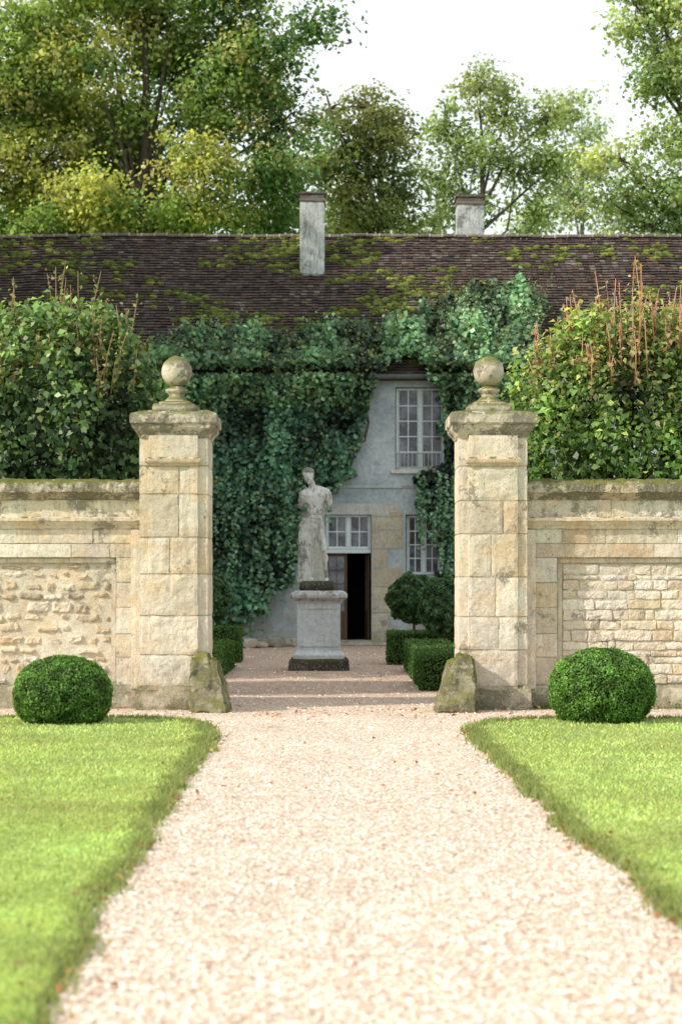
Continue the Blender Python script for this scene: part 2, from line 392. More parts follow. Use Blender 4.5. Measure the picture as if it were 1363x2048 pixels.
# ------------------------------------------------------------ gate pillars
SP=[(.62,.545,.42),(.67,.61,.50),(.56,.47,.34),(.61,.55,.46),(.69,.645,.55),(.59,.515,.40)]
def scol(a=.08): return jcol(random.choice(SP),a)
def pillar(cx,seed,label,fcx):
    random.seed(seed)
    e=thing("stone_gate_pillar",label,"gate pillar",(cx,22.65,0),"gate pillars with ball finials")
    yf,yb=22.24,23.1;hw=.437
    mb=MB();z=.30
    mort=(.46,.40,.30)
    rbox(mb,(cx-hw+.010,yf+.010,.2),(cx+hw-.010,yb-.010,3.5),.4,0,1,mort,0)
    rbox(mb,(cx-.305,yf-.033,.25),(cx+.305,yf+.05,3.49),.4,0,1,mort,0)
    hs=[.38,.47,.50,.44,.52,.34]
    if cx>0: hs=[.44,.40,.48,.52,.40,.42]
    tot=3.10-.30;k=tot/sum(hs);top=3.1
    for i,hh in enumerate(hs):
        h=hh*k;g=.0035
        if random.random()<.3:
            xs=cx+random.uniform(-.15,.15);c1=scol();c2=scol()
            rbox(mb,(cx-hw,yf,z+g),(xs-g/2,yb,z+h-g),.06,.006,5,c1,.006);rbox(mb,(xs+g/2,yf,z+g),(cx+hw,yb,z+h-g),.06,.006,5,c2,.006)
            rbox(mb,(cx-.315,yf-.045,z+g),(xs+.03-g/2,yf+.1,z+h-g),.045,.010,6,c1,.008);rbox(mb,(xs+.03+g/2,yf-.045,z+g),(cx+.315,yf+.1,z+h-g),.045,.010,6,c2,.008)
        else:
            c1=scol();rbox(mb,(cx-hw,yf,z+g),(cx+hw,yb,z+h-g),.06,.006,5,c1,.006)
            rbox(mb,(cx-.315,yf-.045,z+g),(cx+.315,yf+.1,z+h-g),.045,.013,6,jcol(c1,.05),.008)
        z+=h
    rbox(mb,(cx-hw,yf,3.102),(cx+hw,yb,3.49),.06,.006,5,(.60,.55,.46),.005)
    rbox(mb,(cx-.315,yf-.045,3.15),(cx+.315,yf+.1,3.49),.06,.006,6,(.62,.56,.46),.006)
    child(mb.obj("shaft",STONE,False),e)
    mb=MB();ring(mb,cx,22.36,.30,.17,[(.0,3.09),(.02,3.105),(.025,3.12),(.045,3.14),(.05,3.16),(.05,3.185),(.03,3.20),(.01,3.21)],.05,.006,9,(.56,.45,.32))
    child(mb.obj("necking_moulding",STONE),e)
    mb=MB();ring(mb,cx,22.66,hw,.43,[(.0,3.46),(.015,3.49),(.025,3.515),(.035,3.53),(.055,3.55),(.075,3.58),(.08,3.605),(.08,3.625),(.10,3.63),(.11,3.645),(.11,3.75),(.095,3.775),(.0,3.80),(-.1,3.81)],.04,.017,9,(.56,.51,.42))
    child(mb.obj("cap",CAPST),e,"lichen-stained moulded stone cap")
    mb=MB();ring(mb,cx,22.62,hw+.02,.40,[(.02,0),(.03,.05),(.025,.22),(.01,.27),(-.02,.31)],.06,.016,6,(.54,.49,.40))
    child(mb.obj("base",CAPST),e)
    mb=MB()
    ring(mb,fcx,22.62,.28,.28,[(0,3.79),(.005,3.86),(-.01,3.895),(-.03,3.905),(-.05,3.91)],.05,.012,8,(.50,.46,.38))
    ring(mb,fcx,22.62,.18,.18,[(.03,3.90),(.03,3.93),(.0,3.945)],.05,.006,8,(.55,.5,.42))
    lathe(mb,fcx,22.62,[(.16,3.93),(.165,3.955),(.13,3.985),(.10,4.02),(.095,4.045),(.115,4.06),(.14,4.085),(.145,4.105),(.12,4.125),(.09,4.135),(.085,4.15)],28,.004,9,(.60,.55,.46))
    R=.198;prof=[]
    for i in range(1,18):
        t=math.pi*i/18;prof.append((R*math.sin(t),4.345-R*math.cos(t)))
    lathe(mb,fcx,22.62,prof,36,.007,7,(.60,.55,.46))
    child(mb.obj("ball_finial",CAPST,True),e,"weathered stone ball on moulded foot")
pillar(-2.125,11,"tall cream limestone gate pillar with weathered ball, beside rubble wall",-2.12)
pillar(1.93,23,"tall cream limestone gate pillar with mossy topped ball, beside coursed wall",1.905)

def guard(cx,side,label):
    mb=MB()
    def df(p):
        t=max(0,min(1,p.z/.72));k=1-.34*t**1.2
        x=cx+(p.x-cx)*k - side*.09*t*(1-.2*t) ; y=21.98+(p.y-21.98)*(1-.35*t)+.10*t
        u=(p.x-cx)/.25
        return Vector((x,y,p.z-.05*u*u*t-.05*t*(u*side>.3)+.02*noise.noise(Vector((p.x*9,p.y*9,side)))*t))
    rbox(mb,(cx-.255,21.72,-.03),(cx+.255,22.26,.72),.022,.042,5.5,(.52,.49,.41),.04,df)
    o=mb.obj("guard_stone",GUARD,True);o["label"]=label;o["category"]="guard stone";o["group"]="guard stones at the gateway"
guard(-1.63,1,"rough mossy tapered guard stone leaning on the pillar foot")
guard(1.43,-1,"rough mossy tapered guard stone leaning on the pillar foot")

# ------------------------------------------------------------ garden walls
def course(mb,x0,x1,z0,z1,yf,yb,wr,colf,g=.003,amp=.007,rnd=.005,seg=.07):
    x=x0
    rbox(mb,(x0+.004,yf+.009,z0+.001),(x1-.004,yb,z1-.001),3,0,1,(.50,.44,.34),0)
    while x<x1-.02:
        w=random.uniform(*wr)
        if x+w>x1-wr[0]*.5: w=x1-x
        rbox(mb,(x+g,yf+random.uniform(-.002,.002),z0+g),(x+w-g,yb-.01,z1-g),seg,amp,6,colf(),rnd);x+=w
def wall(xa,xb,inner,style,label,seed):
    random.seed(seed)
    left=xa<0
    e=thing("garden_wall",label,"wall",((xa+xb)/2,22.75,0),"garden walls flanking the gate")
    mb=MB();cy=22.595 if left else 22.584
    rbox(mb,(xa,cy,0),(xb,23.0,2.75),.12,.010,3,(.66,.595,.48) if left else (.60,.53,.42),0)
    child(mb.obj("wall_core",RUBBLE),e)
    mb=MB();course(mb,xa,xb,2.455,2.69,22.50,22.8,(1.1,2.0),scol)
    child(mb.obj("frieze",FRIEZE),e)
    mb=MB()
    course(mb,xa,xb,2.12,2.31,22.50,22.8,(.45,1.0),scol)
    p0,p1=(xa,inner) if left else (inner,xb)
    course(mb,xa,xb,1.94,2.12,22.50,22.8,(.45,1.0),scol)
    s0,s1=(inner,xb) if left else (xa,inner)
    z=.30
    for h in (.36,.30,.34,.32,.32):
        course(mb,s0,s1,z,z+h,22.50,22.8,(.3,.5),scol);z+=h
    t0,t1=(inner-.07,inner) if left else (inner,inner+.07)
    course(mb,t0,t1,.30,1.87,22.545,22.8,(.3,.5),scol)
    course(mb,p0 if left else t0,t1 if left else p1,1.87,1.94,22.545,22.8,(.5,.9),scol)
    q0,q1=(xb-.13,xb) if left else (xa,xa+.13)
    course(mb,q0,q1,.25,2.30,22.44,22.7,(.3,.5),lambda:jcol(SP[1],.03))
    child(mb.obj("ashlar_frame",STONE),e)
    mb=MB();course(mb,xa,xb,0,.30,22.46,22.9,(.5,.9),lambda:jcol((.56,.51,.41),.1),amp=.014,rnd=.015)
    child(mb.obj("plinth",FRIEZE),e)
    def strip(prof,col,amp,mat,name,seg=.06):
        mb=MB();n=int((xb-xa)/seg);R=[]
        for (y,z) in prof:
            r=[]
            for i in range(n+1):
                p=Vector((xa+(xb-xa)*i/n,y,z));q=p*7;p+=(noise.noise_vector(q)+noise.noise_vector(q*3)*.6)*amp
                p.x=xa+(xb-xa)*i/n;r.append(mb.v(p))
            R.append(r)
        for k in range(len(prof)-1):
            for i in range(n): mb.f([R[k][i],R[k][i+1],R[k+1][i+1],R[k+1][i]],col)
        mb.f([r[0] for r in R],col);mb.f([r[-1] for r in R],col)
        return child(mb.obj(name,mat),e)
    strip([(22.55,2.30),(22.485,2.31),(22.475,2.34),(22.455,2.36),(22.43,2.39),(22.40,2.41),(22.40,2.445),(22.44,2.46),(22.55,2.47)],(.64,.56,.44),.008,STONE,"string_moulding")
    strip([(22.55,2.68),(22.47,2.685),(22.46,2.71),(22.43,2.73),(22.40,2.76),(22.365,2.775),(22.36,2.87),(22.38,2.90),(22.55,2.945),(22.75,2.96),(22.95,2.945),(23.1,2.90),(23.12,2.8),(22.98,2.7)],(.56,.50,.40),.024,COPING,"coping",.035)
    mb=MB()
    lo,hi=(p0,inner-.07) if left else (inner+.07,p1)
    z=.31
    if style=='rubble':
        while z<1.84:
            h=random.uniform(.06,.13);h=min(h,1.86-z);x=lo+random.uniform(0,.1)
            while x<hi-.08:
                w=random.uniform(.08,.30);w=min(w,hi-x-.01)
                if random.random()<(.92 if z>1.2 else .75):
                    dark=(z>1.35 and random.random()<.35)
                    c=jcol((.46,.39,.29),.15) if dark else jcol(random.choice([(.64,.55,.42),(.60,.50,.36),(.68,.61,.50),(.56,.47,.34)]),.08)
                    dz=random.uniform(-.02,.02)
                    rbox(mb,(x,22.574+random.uniform(-.010,.008),z+dz),(x+w,22.75,z+h*random.uniform(.8,1.1)+dz),.028,.022,9,c,.014)
                x+=w+random.uniform(.02,.08)
            z+=h+random.uniform(.02,.05)
    else:
        while z<1.84:
            h=random.uniform(.05,.14);h=min(h,1.86-z)
            if h<.03: break
            x=lo
            while x<hi-.03:
                w=random.uniform(.10,.5);w=min(w,hi-x)
                c=jcol(random.choice([(.70,.64,.53),(.67,.59,.47),(.72,.67,.58),(.63,.54,.41)]),.08)
                rbox(mb,(x+.003,22.567+random.uniform(-.010,.008),z+.003+random.uniform(-.008,.008)),(x+w-.003,22.75,z+h-.003+random.uniform(-.006,.006)),.032,.016,9,c,.007);x+=w
            z+=h+random.uniform(.0,.008)
    child(mb.obj("rubble_infill",RUBBLE),e)
wall(-9.5,-2.565,-2.89,'rubble',"cream limestone wall with rubble stone panel and mossy coping",5)
wall(2.37,9.5,2.78,'coursed',"cream limestone wall with thin coursed stone panel and mossy coping",6)

# ------------------------------------------------------------ clipped boxwood
def surf_plant(name,cen,rad,n,leaf,cols,mat,cut=None,rough=.05,power=2.0):
    cx,cy,cz=cen
    d=unit(n);
    if power!=2.0:
        k=(np.abs(d)**power).sum(1)**(-1/power);d=d*k[:,None]
    ns=np.array([noise.noise(Vector(tuple(x*3.1+cx)))+.5*noise.noise(Vector(tuple(x*8+cx))) for x in d])
    rr=1-np.abs(rng.normal(size=n))*.05+ns*rough
    P=d*rr[:,None]*np.array(rad)+np.array(cen)
    N=d/np.array(rad);N/=np.linalg.norm(N,axis=1,keepdims=True);N=N+rng.normal(size=(n,3))*.65
    k=P[:,2]>.0 if cut is None else P[:,2]>cut
    P=P[k];N=N[k];m=len(P)
    C=np.array(cols)[rng.integers(0,len(cols),m)]*(1+.2*rng.normal(size=(m,1)))*(1+ns[k][:,None]*.8)
    return leaf_obj(name,P,N,leaf*(.7+.6*rng.random(m)),np.clip(C,.005,1),mat)
GREENS=[(.10,.22,.04),(.14,.28,.055),(.075,.17,.03),(.18,.32,.08)]
def boxball(cx,cy,r,h,label):
    e=thing("boxwood_ball",label,"bush",(cx,cy,0),"clipped boxwood balls on the lawn")
    mb=MB();cz=h*.44
    ellip(mb,(cx,cy,cz),(r*.93,r*.93,h*.52),nu=28,nv=18,col=(.015,.03,.008),amp=.02)  # solid core, coloured dark for the shaded inside of the ball
    child(mb.obj("dark_core",BARK,True),e)
    child(surf_plant("foliage",(cx,cy,cz),(r,r,h*.57),26000,.031,GREENS,BOXM,rough=.045,power=2.12),e)
boxball(wx(126,19.9),19.9,.56,.78,"round clipped boxwood ball on the lawn beside rubble wall")
boxball(wx(1202,20.1),20.1,.605,.86,"larger round clipped boxwood ball on the lawn beside coursed wall")
HG=[(.07,.15,.035),(.09,.19,.045),(.055,.12,.03),(.12,.22,.05)]
def hedge(x0,x1,y0,y1,h,label):
    e=thing("box_hedge",label,"hedge",((x0+x1)/2,(y0+y1)/2,0),"low clipped box hedges")
    mb=MB();rbox(mb,(x0+.03,y0+.03,0),(x1-.03,y1-.03,h-.03),.15,.02,3,(.012,.022,.008),.02)  # solid core block, its dark colour stands in for shade inside the hedge
    child(mb.obj("dark_core",BARK),e)
    A=[('f',(x1-x0)*h),('l',(y1-y0)*h),('r',(y1-y0)*h),('t',(x1-x0)*(y1-y0))];P=[];N=[]
    for s,a in A:
        n=int(a*2300);u=rng.random(n);v=rng.random(n)
        if s=='f': p=np.stack([x0+(x1-x0)*u,np.full(n,y0),h*v],1);nn=(0,-1,0)
        if s=='l': p=np.stack([np.full(n,x0),y0+(y1-y0)*u,h*v],1);nn=(-1,0,0)
        if s=='r': p=np.stack([np.full(n,x1),y0+(y1-y0)*u,h*v],1);nn=(1,0,0)
        if s=='t': p=np.stack([x0+(x1-x0)*u,y0+(y1-y0)*v,np.full(n,h)],1);nn=(0,0,1)
        P.append(p+rng.normal(size=(n,3))*.02);N.append(np.array(nn)+rng.normal(size=(n,3))*.6)
    P=np.concatenate(P);N=np.concatenate(N);n=len(P)
    C=np.array(HG)[rng.integers(0,4,n)]*(1+.2*rng.normal(size=(n,1)))
    child(leaf_obj("foliage",P,N,.035+.02*rng.random(n),np.clip(C,.005,1),BOXM),e)
hedge(.95,4.6,34.6,35.5,.63,"low clipped box hedge along the courtyard bed")
hedge(1.22,1.95,26.2,33.0,.53,"long low clipped box hedge running beside the gravel")
hedge(-5,-2.07,35.4,36.5,.70,"low clipped box hedge along the courtyard bed")
hedge(-3.0,-2.06,29.5,33.6,.50,"long low clipped box hedge running beside the gravel")
def standard(cx,cy,cz,r,rz,label):
    e=thing("topiary_bush",label,"bush",(cx,cy,0),"round clipped courtyard shrubs")
    mb=MB();tube(mb,[(cx,cy,0),(cx+.02,cy,.6),(cx,cy,cz)],[.035,.03,.02],8,(.08,.06,.045));child(mb.obj("stem",BARK,True),e)
    mb=MB();ellip(mb,(cx,cy,cz),(r*.83,r*.83,rz*.83),nu=18,nv=12,col=(.01,.018,.008),amp=.03);child(mb.obj("dark_core",BARK,True),e)  # solid near-black core paints the shade behind the leaves
    child(surf_plant("foliage",(cx,cy,cz),(r,r,rz),8000,.085,[(.05,.11,.045),(.07,.15,.06),(.10,.19,.08)],BUSHM,rough=.18),e)
standard(wx(826,36.2),36.2,wz(1197,36.2),.52,.50,"round clipped dark green shrub on a thin stem")
standard(wx(888,34.2),34.2,wz(1213,34.2),.47,.55,"round clipped dark green shrub on a short stem")
standard(wx(412,36.6),36.6,wz(1195,36.6),.50,.55,"round clipped dark green shrub beside the ivy")

# ------------------------------------------------------------ shrubs behind the wall
def bigbush(label,cen,rad,n,leaf,cols,topcols,shoots,scol_,seed,extra=[],shootcols=None):
    global rng;random.seed(seed);rng=np.random.default_rng(seed)
    cx,cy,cz=cen
    shootcols=shootcols or topcols
    e=thing("tall_shrub",label,"shrub",(cx,cy,0),"tall shrubs behind the garden wall")
    mb=MB()
    for i in range(16):
        a=random.uniform(0,6.28);r=random.uniform(.3,.85)
        tx=cx+math.cos(a)*r*rad[0];ty=cy+math.sin(a)*r*rad[1];tz=cz+rad[2]*random.uniform(.2,.8)
        tube(mb,[(cx+math.cos(a)*.15,cy+math.sin(a)*.15,0),((cx+tx)/2,(cy+ty)/2,tz*.5),(tx,ty,tz)],[.05,.035,.012],6,(.11,.07,.05))
    Ps=[];Ns=[];Cs=[];Ss=[]
    for (c,r,k) in [(cen,rad,1.0)]+extra:
        m=int(n*k);d=unit(m);kk=(np.abs(d)**2.4).sum(1)**(-1/2.4);d=d*kk[:,None]
        ns=np.array([noise.noise(Vector(tuple(x*2.3+c[0]*3)))+.6*noise.noise(Vector(tuple(x*6+c[0]))) for x in d])
        rr=(.80+.2*rng.random(m)**.6)+ns*.24
        inner=rng.random(m)<.2;rr[inner]*=rng.uniform(.5,.9,inner.sum())
        P=d*rr[:,None]*np.array(r)+np.array(c);P+=rng.normal(size=P.shape)*.08
        ok=P[:,2]>.3
        N=d*.8+rng.normal(size=(m,3))*.7+np.array([0,-.2,.25])
        C=np.array(cols)[rng.integers(0,len(cols),m)].copy()
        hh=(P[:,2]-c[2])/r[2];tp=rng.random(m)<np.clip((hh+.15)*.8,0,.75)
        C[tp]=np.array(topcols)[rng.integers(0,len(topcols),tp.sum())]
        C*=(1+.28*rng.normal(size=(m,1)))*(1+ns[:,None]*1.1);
        Ps.append(P[ok]);Ns.append(N[ok]);Cs.append(C[ok]);Ss.append((leaf*(.6+.7*rng.random(m)))[ok])
    allc=[(cen,rad)]+[(x[0],x[1]) for x in extra]
    for i in range(shoots):
        c_,r_=allc[0] if random.random()<.8 else random.choice(allc)
        a=random.uniform(0,6.28);r=math.sqrt(random.random())*.93
        bx=c_[0]+math.cos(a)*r*r_[0];by=c_[1]+math.sin(a)*r*r_[1];bz=c_[2]+r_[2]*(1-abs(r)**2.6)**(1/2.6)*.93
        L=(.35+.95*random.random()**1.4)*(1-.35*r);ln=Vector((math.cos(a)*.18*r+random.uniform(-.1,.1),math.sin(a)*.15,1)).normalized()
        p0=Vector((bx,by,bz-.25));p1=p0+ln*L*.6;p2=p0+ln*L+Vector((random.uniform(-.05,.05),0,0))
        tube(mb,[p0,p1,p2],[.011,.009,.005],5,scol_)
        m=random.randint(9,20)
        t=rng.random(m)*.95+.05
        pp=np.array(p0)[None]+np.array(ln)[None]*(L*t)[:,None]+rng.normal(size=(m,3))*.04
        Ps.append(pp);Ns.append(rng.normal(size=(m,3))+np.array([0,-.3,.2]));Ss.append(leaf*(1.0-.5*t)*(.8+.4*rng.random(m)))
        Cs.append(np.array(shootcols)[rng.integers(0,len(shootcols),m)]*(1+.2*rng.normal(size=(m,1))))
    o=child(mb.obj("stems",BARK,True),e);o["kind"]="stuff"
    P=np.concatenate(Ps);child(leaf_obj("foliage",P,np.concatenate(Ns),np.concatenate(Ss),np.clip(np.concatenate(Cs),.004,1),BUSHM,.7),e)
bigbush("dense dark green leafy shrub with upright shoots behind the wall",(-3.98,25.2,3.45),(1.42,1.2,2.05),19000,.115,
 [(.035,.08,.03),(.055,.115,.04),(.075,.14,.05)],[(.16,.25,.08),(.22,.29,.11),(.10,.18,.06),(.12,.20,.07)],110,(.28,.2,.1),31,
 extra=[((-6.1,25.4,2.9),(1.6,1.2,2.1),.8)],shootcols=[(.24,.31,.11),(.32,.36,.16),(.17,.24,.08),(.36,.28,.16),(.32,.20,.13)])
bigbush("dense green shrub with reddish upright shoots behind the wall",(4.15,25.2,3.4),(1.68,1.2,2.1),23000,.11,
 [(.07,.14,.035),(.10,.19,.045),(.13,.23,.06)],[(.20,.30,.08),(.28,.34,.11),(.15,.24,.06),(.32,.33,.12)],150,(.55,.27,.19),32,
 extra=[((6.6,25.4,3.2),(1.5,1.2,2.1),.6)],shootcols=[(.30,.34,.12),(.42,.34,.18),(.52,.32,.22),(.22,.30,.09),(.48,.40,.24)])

# ------------------------------------------------------------ house
FD=46.0
house=thing("stone_house","long old rendered house with mossy tile roof and ivy","house",(0,FD,0))
win=[(wx(790,FD),wx(890,FD),wz(940,FD),wz(774,FD),2,5,'w'),
     (wx(811,FD),wx(883,FD),wz(1150,FD),wz(1029,FD),2,4,'w'),
     (wx(650,FD),wx(742,FD),0.12,wz(1029,FD),0,0,'d')]
def facade():
    mb=MB();xs=sorted(set([-18,14]+[w[0] for w in win]+[w[1] for w in win]));zs=sorted(set([0,7.2]+[w[2] for w in win]+[w[3] for w in win]))
    c=(.5,.5,.5)
    for i in range(len(xs)-1):
        for j in range(len(zs)-1):
            mx=(xs[i]+xs[i+1])/2;mz=(zs[j]+zs[j+1])/2
            if any(w[0]<mx<w[1] and w[2]<mz<w[3] for w in win): continue
            mb.quad((xs[i],FD,zs[j]),(xs[i+1],FD,zs[j]),(xs[i+1],FD,zs[j+1]),(xs[i],FD,zs[j+1]),c)
    for w in win:
        a,b,z0,z1=w[:4];dd=FD+.3
        mb.quad((a,FD,z0),(a,dd,z0),(a,dd,z1),(a,FD,z1),c);mb.quad((b,FD,z0),(b,FD,z1),(b,dd,z1),(b,dd,z0),c)
        mb.quad((a,FD,z1),(a,dd,z1),(b,dd,z1),(b,FD,z1),c);mb.quad((a,FD,z0),(b,FD,z0),(b,dd,z0),(a,dd,z0),c)
    mb.quad((-18,FD,0),(-18,FD,7.2),(-18,55,7.2),(-18,55,0),c);mb.quad((14,FD,0),(14,55,0),(14,55,7.2),(14,FD,7.2),c);mb.quad((-18,55,0),(-18,55,7.2),(14,55,7.2),(14,55,0),c)
    mb.f([mb.v((-18,FD,7.2)),mb.v((-18,50.5,11.5)),mb.v((-18,55,7.2))],c)
    return child(mb.obj("wall",PLASTER,recalc=False),house)
facade()
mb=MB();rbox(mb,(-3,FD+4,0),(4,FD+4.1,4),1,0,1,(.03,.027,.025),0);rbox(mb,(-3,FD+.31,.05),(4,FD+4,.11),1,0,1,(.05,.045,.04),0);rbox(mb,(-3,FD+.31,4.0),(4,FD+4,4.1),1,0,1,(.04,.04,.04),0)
child(mb.obj("hallway",PLAIN),house)
random.seed(3);mb=MB()
z=0
while z<3.45:
    h=random.choice([.34,.42,.5]);h=min(h,3.5-z)
    if h<.1: break
    rw=wx(775,FD) if random.random()<.5 else wx(806,FD)
    rbox(mb,(win[2][1]+.002,FD-.02,z+.003),(rw,FD+.1,z+h-.003),.12,.006,5,jcol((.50,.47,.39),.16),.008)
    lw=random.uniform(.3,.55)
    rbox(mb,(win[2][0]-lw,FD-.02,z+.003),(win[2][0]-.002,FD+.1,z+h-.003),.12,.006,5,jcol((.46,.47,.44),.12),.008);z+=h
rbox(mb,(win[2][0]-.5,FD-.02,3.42),(wx(806,FD),FD+.1,3.72),.12,.006,5,(.48,.51,.52),.006)
child(mb.obj("door_surround",STONE),house)
mb=MB()
rbox(mb,(-17.9,FD-.045,4.12),(13.9,FD+.1,4.20),.3,.006,5,(.44,.49,.52),.01)
child(mb.obj("string_course",CHIM),house)
mb=MB();rbox(mb,(wx(780,FD),FD-.10,4.50),(wx(898,FD),FD+.1,4.615),.12,.006,5,(.58,.60,.60),.01);child(mb.obj("window_sill",STONE),house)
mb=MB();rbox(mb,(-.8,FD-.75,0),(1.25,FD-.005,.10),.15,.01,4,(.52,.50,.45),.015);rbox(mb,(-.405,FD-.0,.0),(.79,FD+.3,.13),.15,.004,4,(.46,.42,.38),.01);child(mb.obj("door_step",STONE),house)
WC=(.60,.68,.72)
def frame(x0,x1,z0,z1,y,cols,rows,mullion=True,col=WC,name="window",fw=.055):
    e=bpy.data.objects.new(name,None);link(e);e.location=((x0+x1)/2,y,z0);child(e,house)
    mb=MB()
    def b(a,c,d,f,yy=0,t=.06): rbox(mb,(a,y+yy,d),(c,y+yy+t,f),2,0,1,col,.003)
    b(x0,x0+fw,z0,z1);b(x1-fw,x1,z0,z1);b(x0+fw,x1-fw,z0,z0+fw*1.3);b(x0+fw,x1-fw,z1-fw,z1)
    sas=[(x0+fw,x1-fw)]
    if mullion:
        xm=(x0+x1)/2;b(xm-.045,xm+.045,z0+fw*1.3,z1-fw,-.01,.07);sas=[(x0+fw,xm-.045),(xm+.045,x1-fw)]
    for (a,c) in sas:
        w=c-a;zb=z0+fw*1.3;zt=z1-fw
        b(a,a+.03,zb,zt,.01,.04);b(c-.03,c,zb,zt,.01,.04)
        for i in range(1,cols): xx=a+.03+(w-.06)*i/cols;b(xx-.017,xx+.017,zb,zt,.012,.035)
        for j in range(1,rows): zz=zb+(zt-zb)*j/rows;b(a+.03,c-.03,zz-.017,zz+.017,.014,.03)
    f=mb.obj("frame",PAINT);f.parent=e;f.matrix_parent_inverse=Matrix.Translation(e.location).inverted()
    mg=MB();mg.quad((x0+.02,y+.035,z0+.02),(x1-.02,y+.035,z0+.02),(x1-.02,y+.035,z1-.02),(x0+.02,y+.035,z1-.02),(.1,.1,.1))
    g=mg.obj("glass",GLASS,recalc=False);g.parent=e;g.matrix_parent_inverse=Matrix.Translation(e.location).inverted()
    return e
w=win[0];frame(w[0]+.02,w[1]-.02,w[2]+.01,w[3]-.02,FD+.14,2,5)
mb=MB();c=(.45,.47,.47)
for i in range(13):
    x=w[0]+.03+(w[1]-w[0]-.06)*i/12;tube(mb,[(x,FD+.06,w[2]+.08),(x,FD+.06,w[2]+.45)],[.009,.009],6,c)
for zz in (w[2]+.08,w[2]+.45): tube(mb,[(w[0]+.003,FD+.06,zz),(w[1]-.003,FD+.06,zz)],[.013,.013],6,c)
child(mb.obj("window_railing",METAL),house)
w=win[1];frame(w[0]+.02,w[1]-.02,w[2]+.01,w[3]-.02,FD+.12,2,4)
w=win[2];tz=wz(1098,FD);frame(w[0]+.01,w[1]-.01,tz,w[3]-.01,FD+.12,2,2,name="transom_window")
mb=MB();rbox(mb,(w[0]+.003,FD+.08,tz-.11),(w[1]-.003,FD+.24,tz-.002),.3,0,1,WC,.005);child(mb.obj("transom_bar",PAINT),house)
def leafdoor(p0,ang,wd,name,label):
    e=bpy.data.objects.new(name,None);link(e);e.location=(p0[0],p0[1],.13);child(e,house,label)
    H=tz-.12-.13;mb=MB();col=(.09,.055,.035)
    R=Matrix.Rotation(ang,3,'Z')
    def df(p): 
        q=R@Vector((p.x,p.y,0));return Vector((q.x+p0[0],q.y+p0[1],p.z+.135))
    def b(a,c,d,f,t=.045): rbox(mb,(a,0,d),(c,t,f),3,0,1,col,.003,df)
    b(0,.08,0,H);b(wd-.08,wd,0,H);b(.08,wd-.08,0,.75);b(.08,wd-.08,H-.08,H)
    b(wd/2-.012,wd/2+.012,.75,H-.08,.04)
    for j in range(1,4): zz=.75+(H-.83)*j/4;b(.08,wd-.08,zz-.012,zz+.012,.035)
    f=mb.obj("frame",PAINT);f.parent=e;f.matrix_parent_inverse=Matrix.Translation(e.location).inverted()
    mg=MB();q=[df(Vector(v)) for v in ((.06,.02,.74),(wd-.06,.02,.74),(wd-.06,.02,H-.06),(.06,.02,H-.06))];mg.quad(*q,(.1,.1,.1))
    g=mg.obj("glass",GLASS,recalc=False);g.parent=e;g.matrix_parent_inverse=Matrix.Translation(e.location).inverted()
leafdoor((w[0]+.02,FD+.2),0,.56,"door","closed brown glazed door leaf")
leafdoor((w[1]-.04,FD+.25),math.radians(98),.56,"door","brown glazed door leaf swung inwards")
mb=MB();tube(mb,[(-18,FD-.33,7.02),(14,FD-.33,7.02)],[.07,.07],10,(.10,.11,.12));tube(mb,[(4.6,FD-.08,6.9),(4.6,FD-.08,.1)],[.05,.05],8,(.12,.13,.14));child(mb.obj("gutter",METAL,True),house)
# roof
ex,ez=FD-.30,7.0;rxd,rzd=50.5,11.6;sl=math.hypot(rxd-ex,rzd-ez);sy=(rxd-ex)/sl;sz=(rzd-ez)/sl
mb=MB();c=(.05,.04,.035);RX=9.7
mb.quad((-18.3,ex,ez-.06),(14.3,ex,ez-.06),(RX,rxd,rzd-.05),(-18.3,rxd,rzd-.05),c)
mb.quad((-18.3,55.3,ez-.06),(14.3,55.3,ez-.06),(RX,rxd,rzd-.05),(-18.3,rxd,rzd-.05),(.08,.06,.05))
mb.f([mb.v((14.3,ex,ez-.06)),mb.v((14.3,55.3,ez-.06)),mb.v((RX,rxd,rzd-.05))],(.08,.06,.05))
mb.quad((-18.3,ex,ez-.06),(14.3,ex,ez-.06),(14.3,55.3,ez-.06),(-18.3,55.3,ez-.06),(.1,.08,.06))
random.seed(9);rows=52;st=sl/rows
nrm=Vector((0,-sz,sy))
TC=[(.088,.062,.054),(.070,.052,.048),(.105,.072,.058),(.060,.047,.045),(.095,.078,.070)]
def sag(x): return .05*noise.noise(Vector((x*.25,3,0)))+.02*noise.noise(Vector((x*.9,5,0)))
for r in range(rows):
    s0=r*st;x=-18.3+random.uniform(0,.1);xm=14.3-(14.3-RX)*(s0/sl)
    rowj=random.uniform(-.006,.006)
    while x<xm:
        wd=.165;x2=min(x+wd,xm);lift=.040+random.uniform(-.010,.018);js=random.uniform(-.010,.010)
        up=s0+st*1.15
        def P(xx,s,l): return (xx,ex+sy*s+nrm.y*l,ez+sz*s+nrm.z*l+sag(xx))
        gl=.004
        lc=jcol(random.choice(TC),.16)
        if noise.noise(Vector((x*.5,s0*.8,7)))>.15 and random.random()<.14: lc=(.15,.135,.12)
        a=mb.v(P(x+gl,s0+js+rowj,lift));b=mb.v(P(x2-gl,s0+js+rowj,lift+random.uniform(-.004,.004)));cc_=mb.v(P(x2-gl,up,.004));dd=mb.v(P(x+gl,up,.004))
        a0=mb.v(P(x+gl,s0+js+rowj,lift-.034));b0=mb.v(P(x2-gl,s0+js+rowj,lift-.034))
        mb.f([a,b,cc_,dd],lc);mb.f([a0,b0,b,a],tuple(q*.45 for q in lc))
        x=x2
roof=child(mb.obj("roof",TILE,recalc=False),house,"dark brown clay tile roof with moss")
mb=MB();x=-18.3
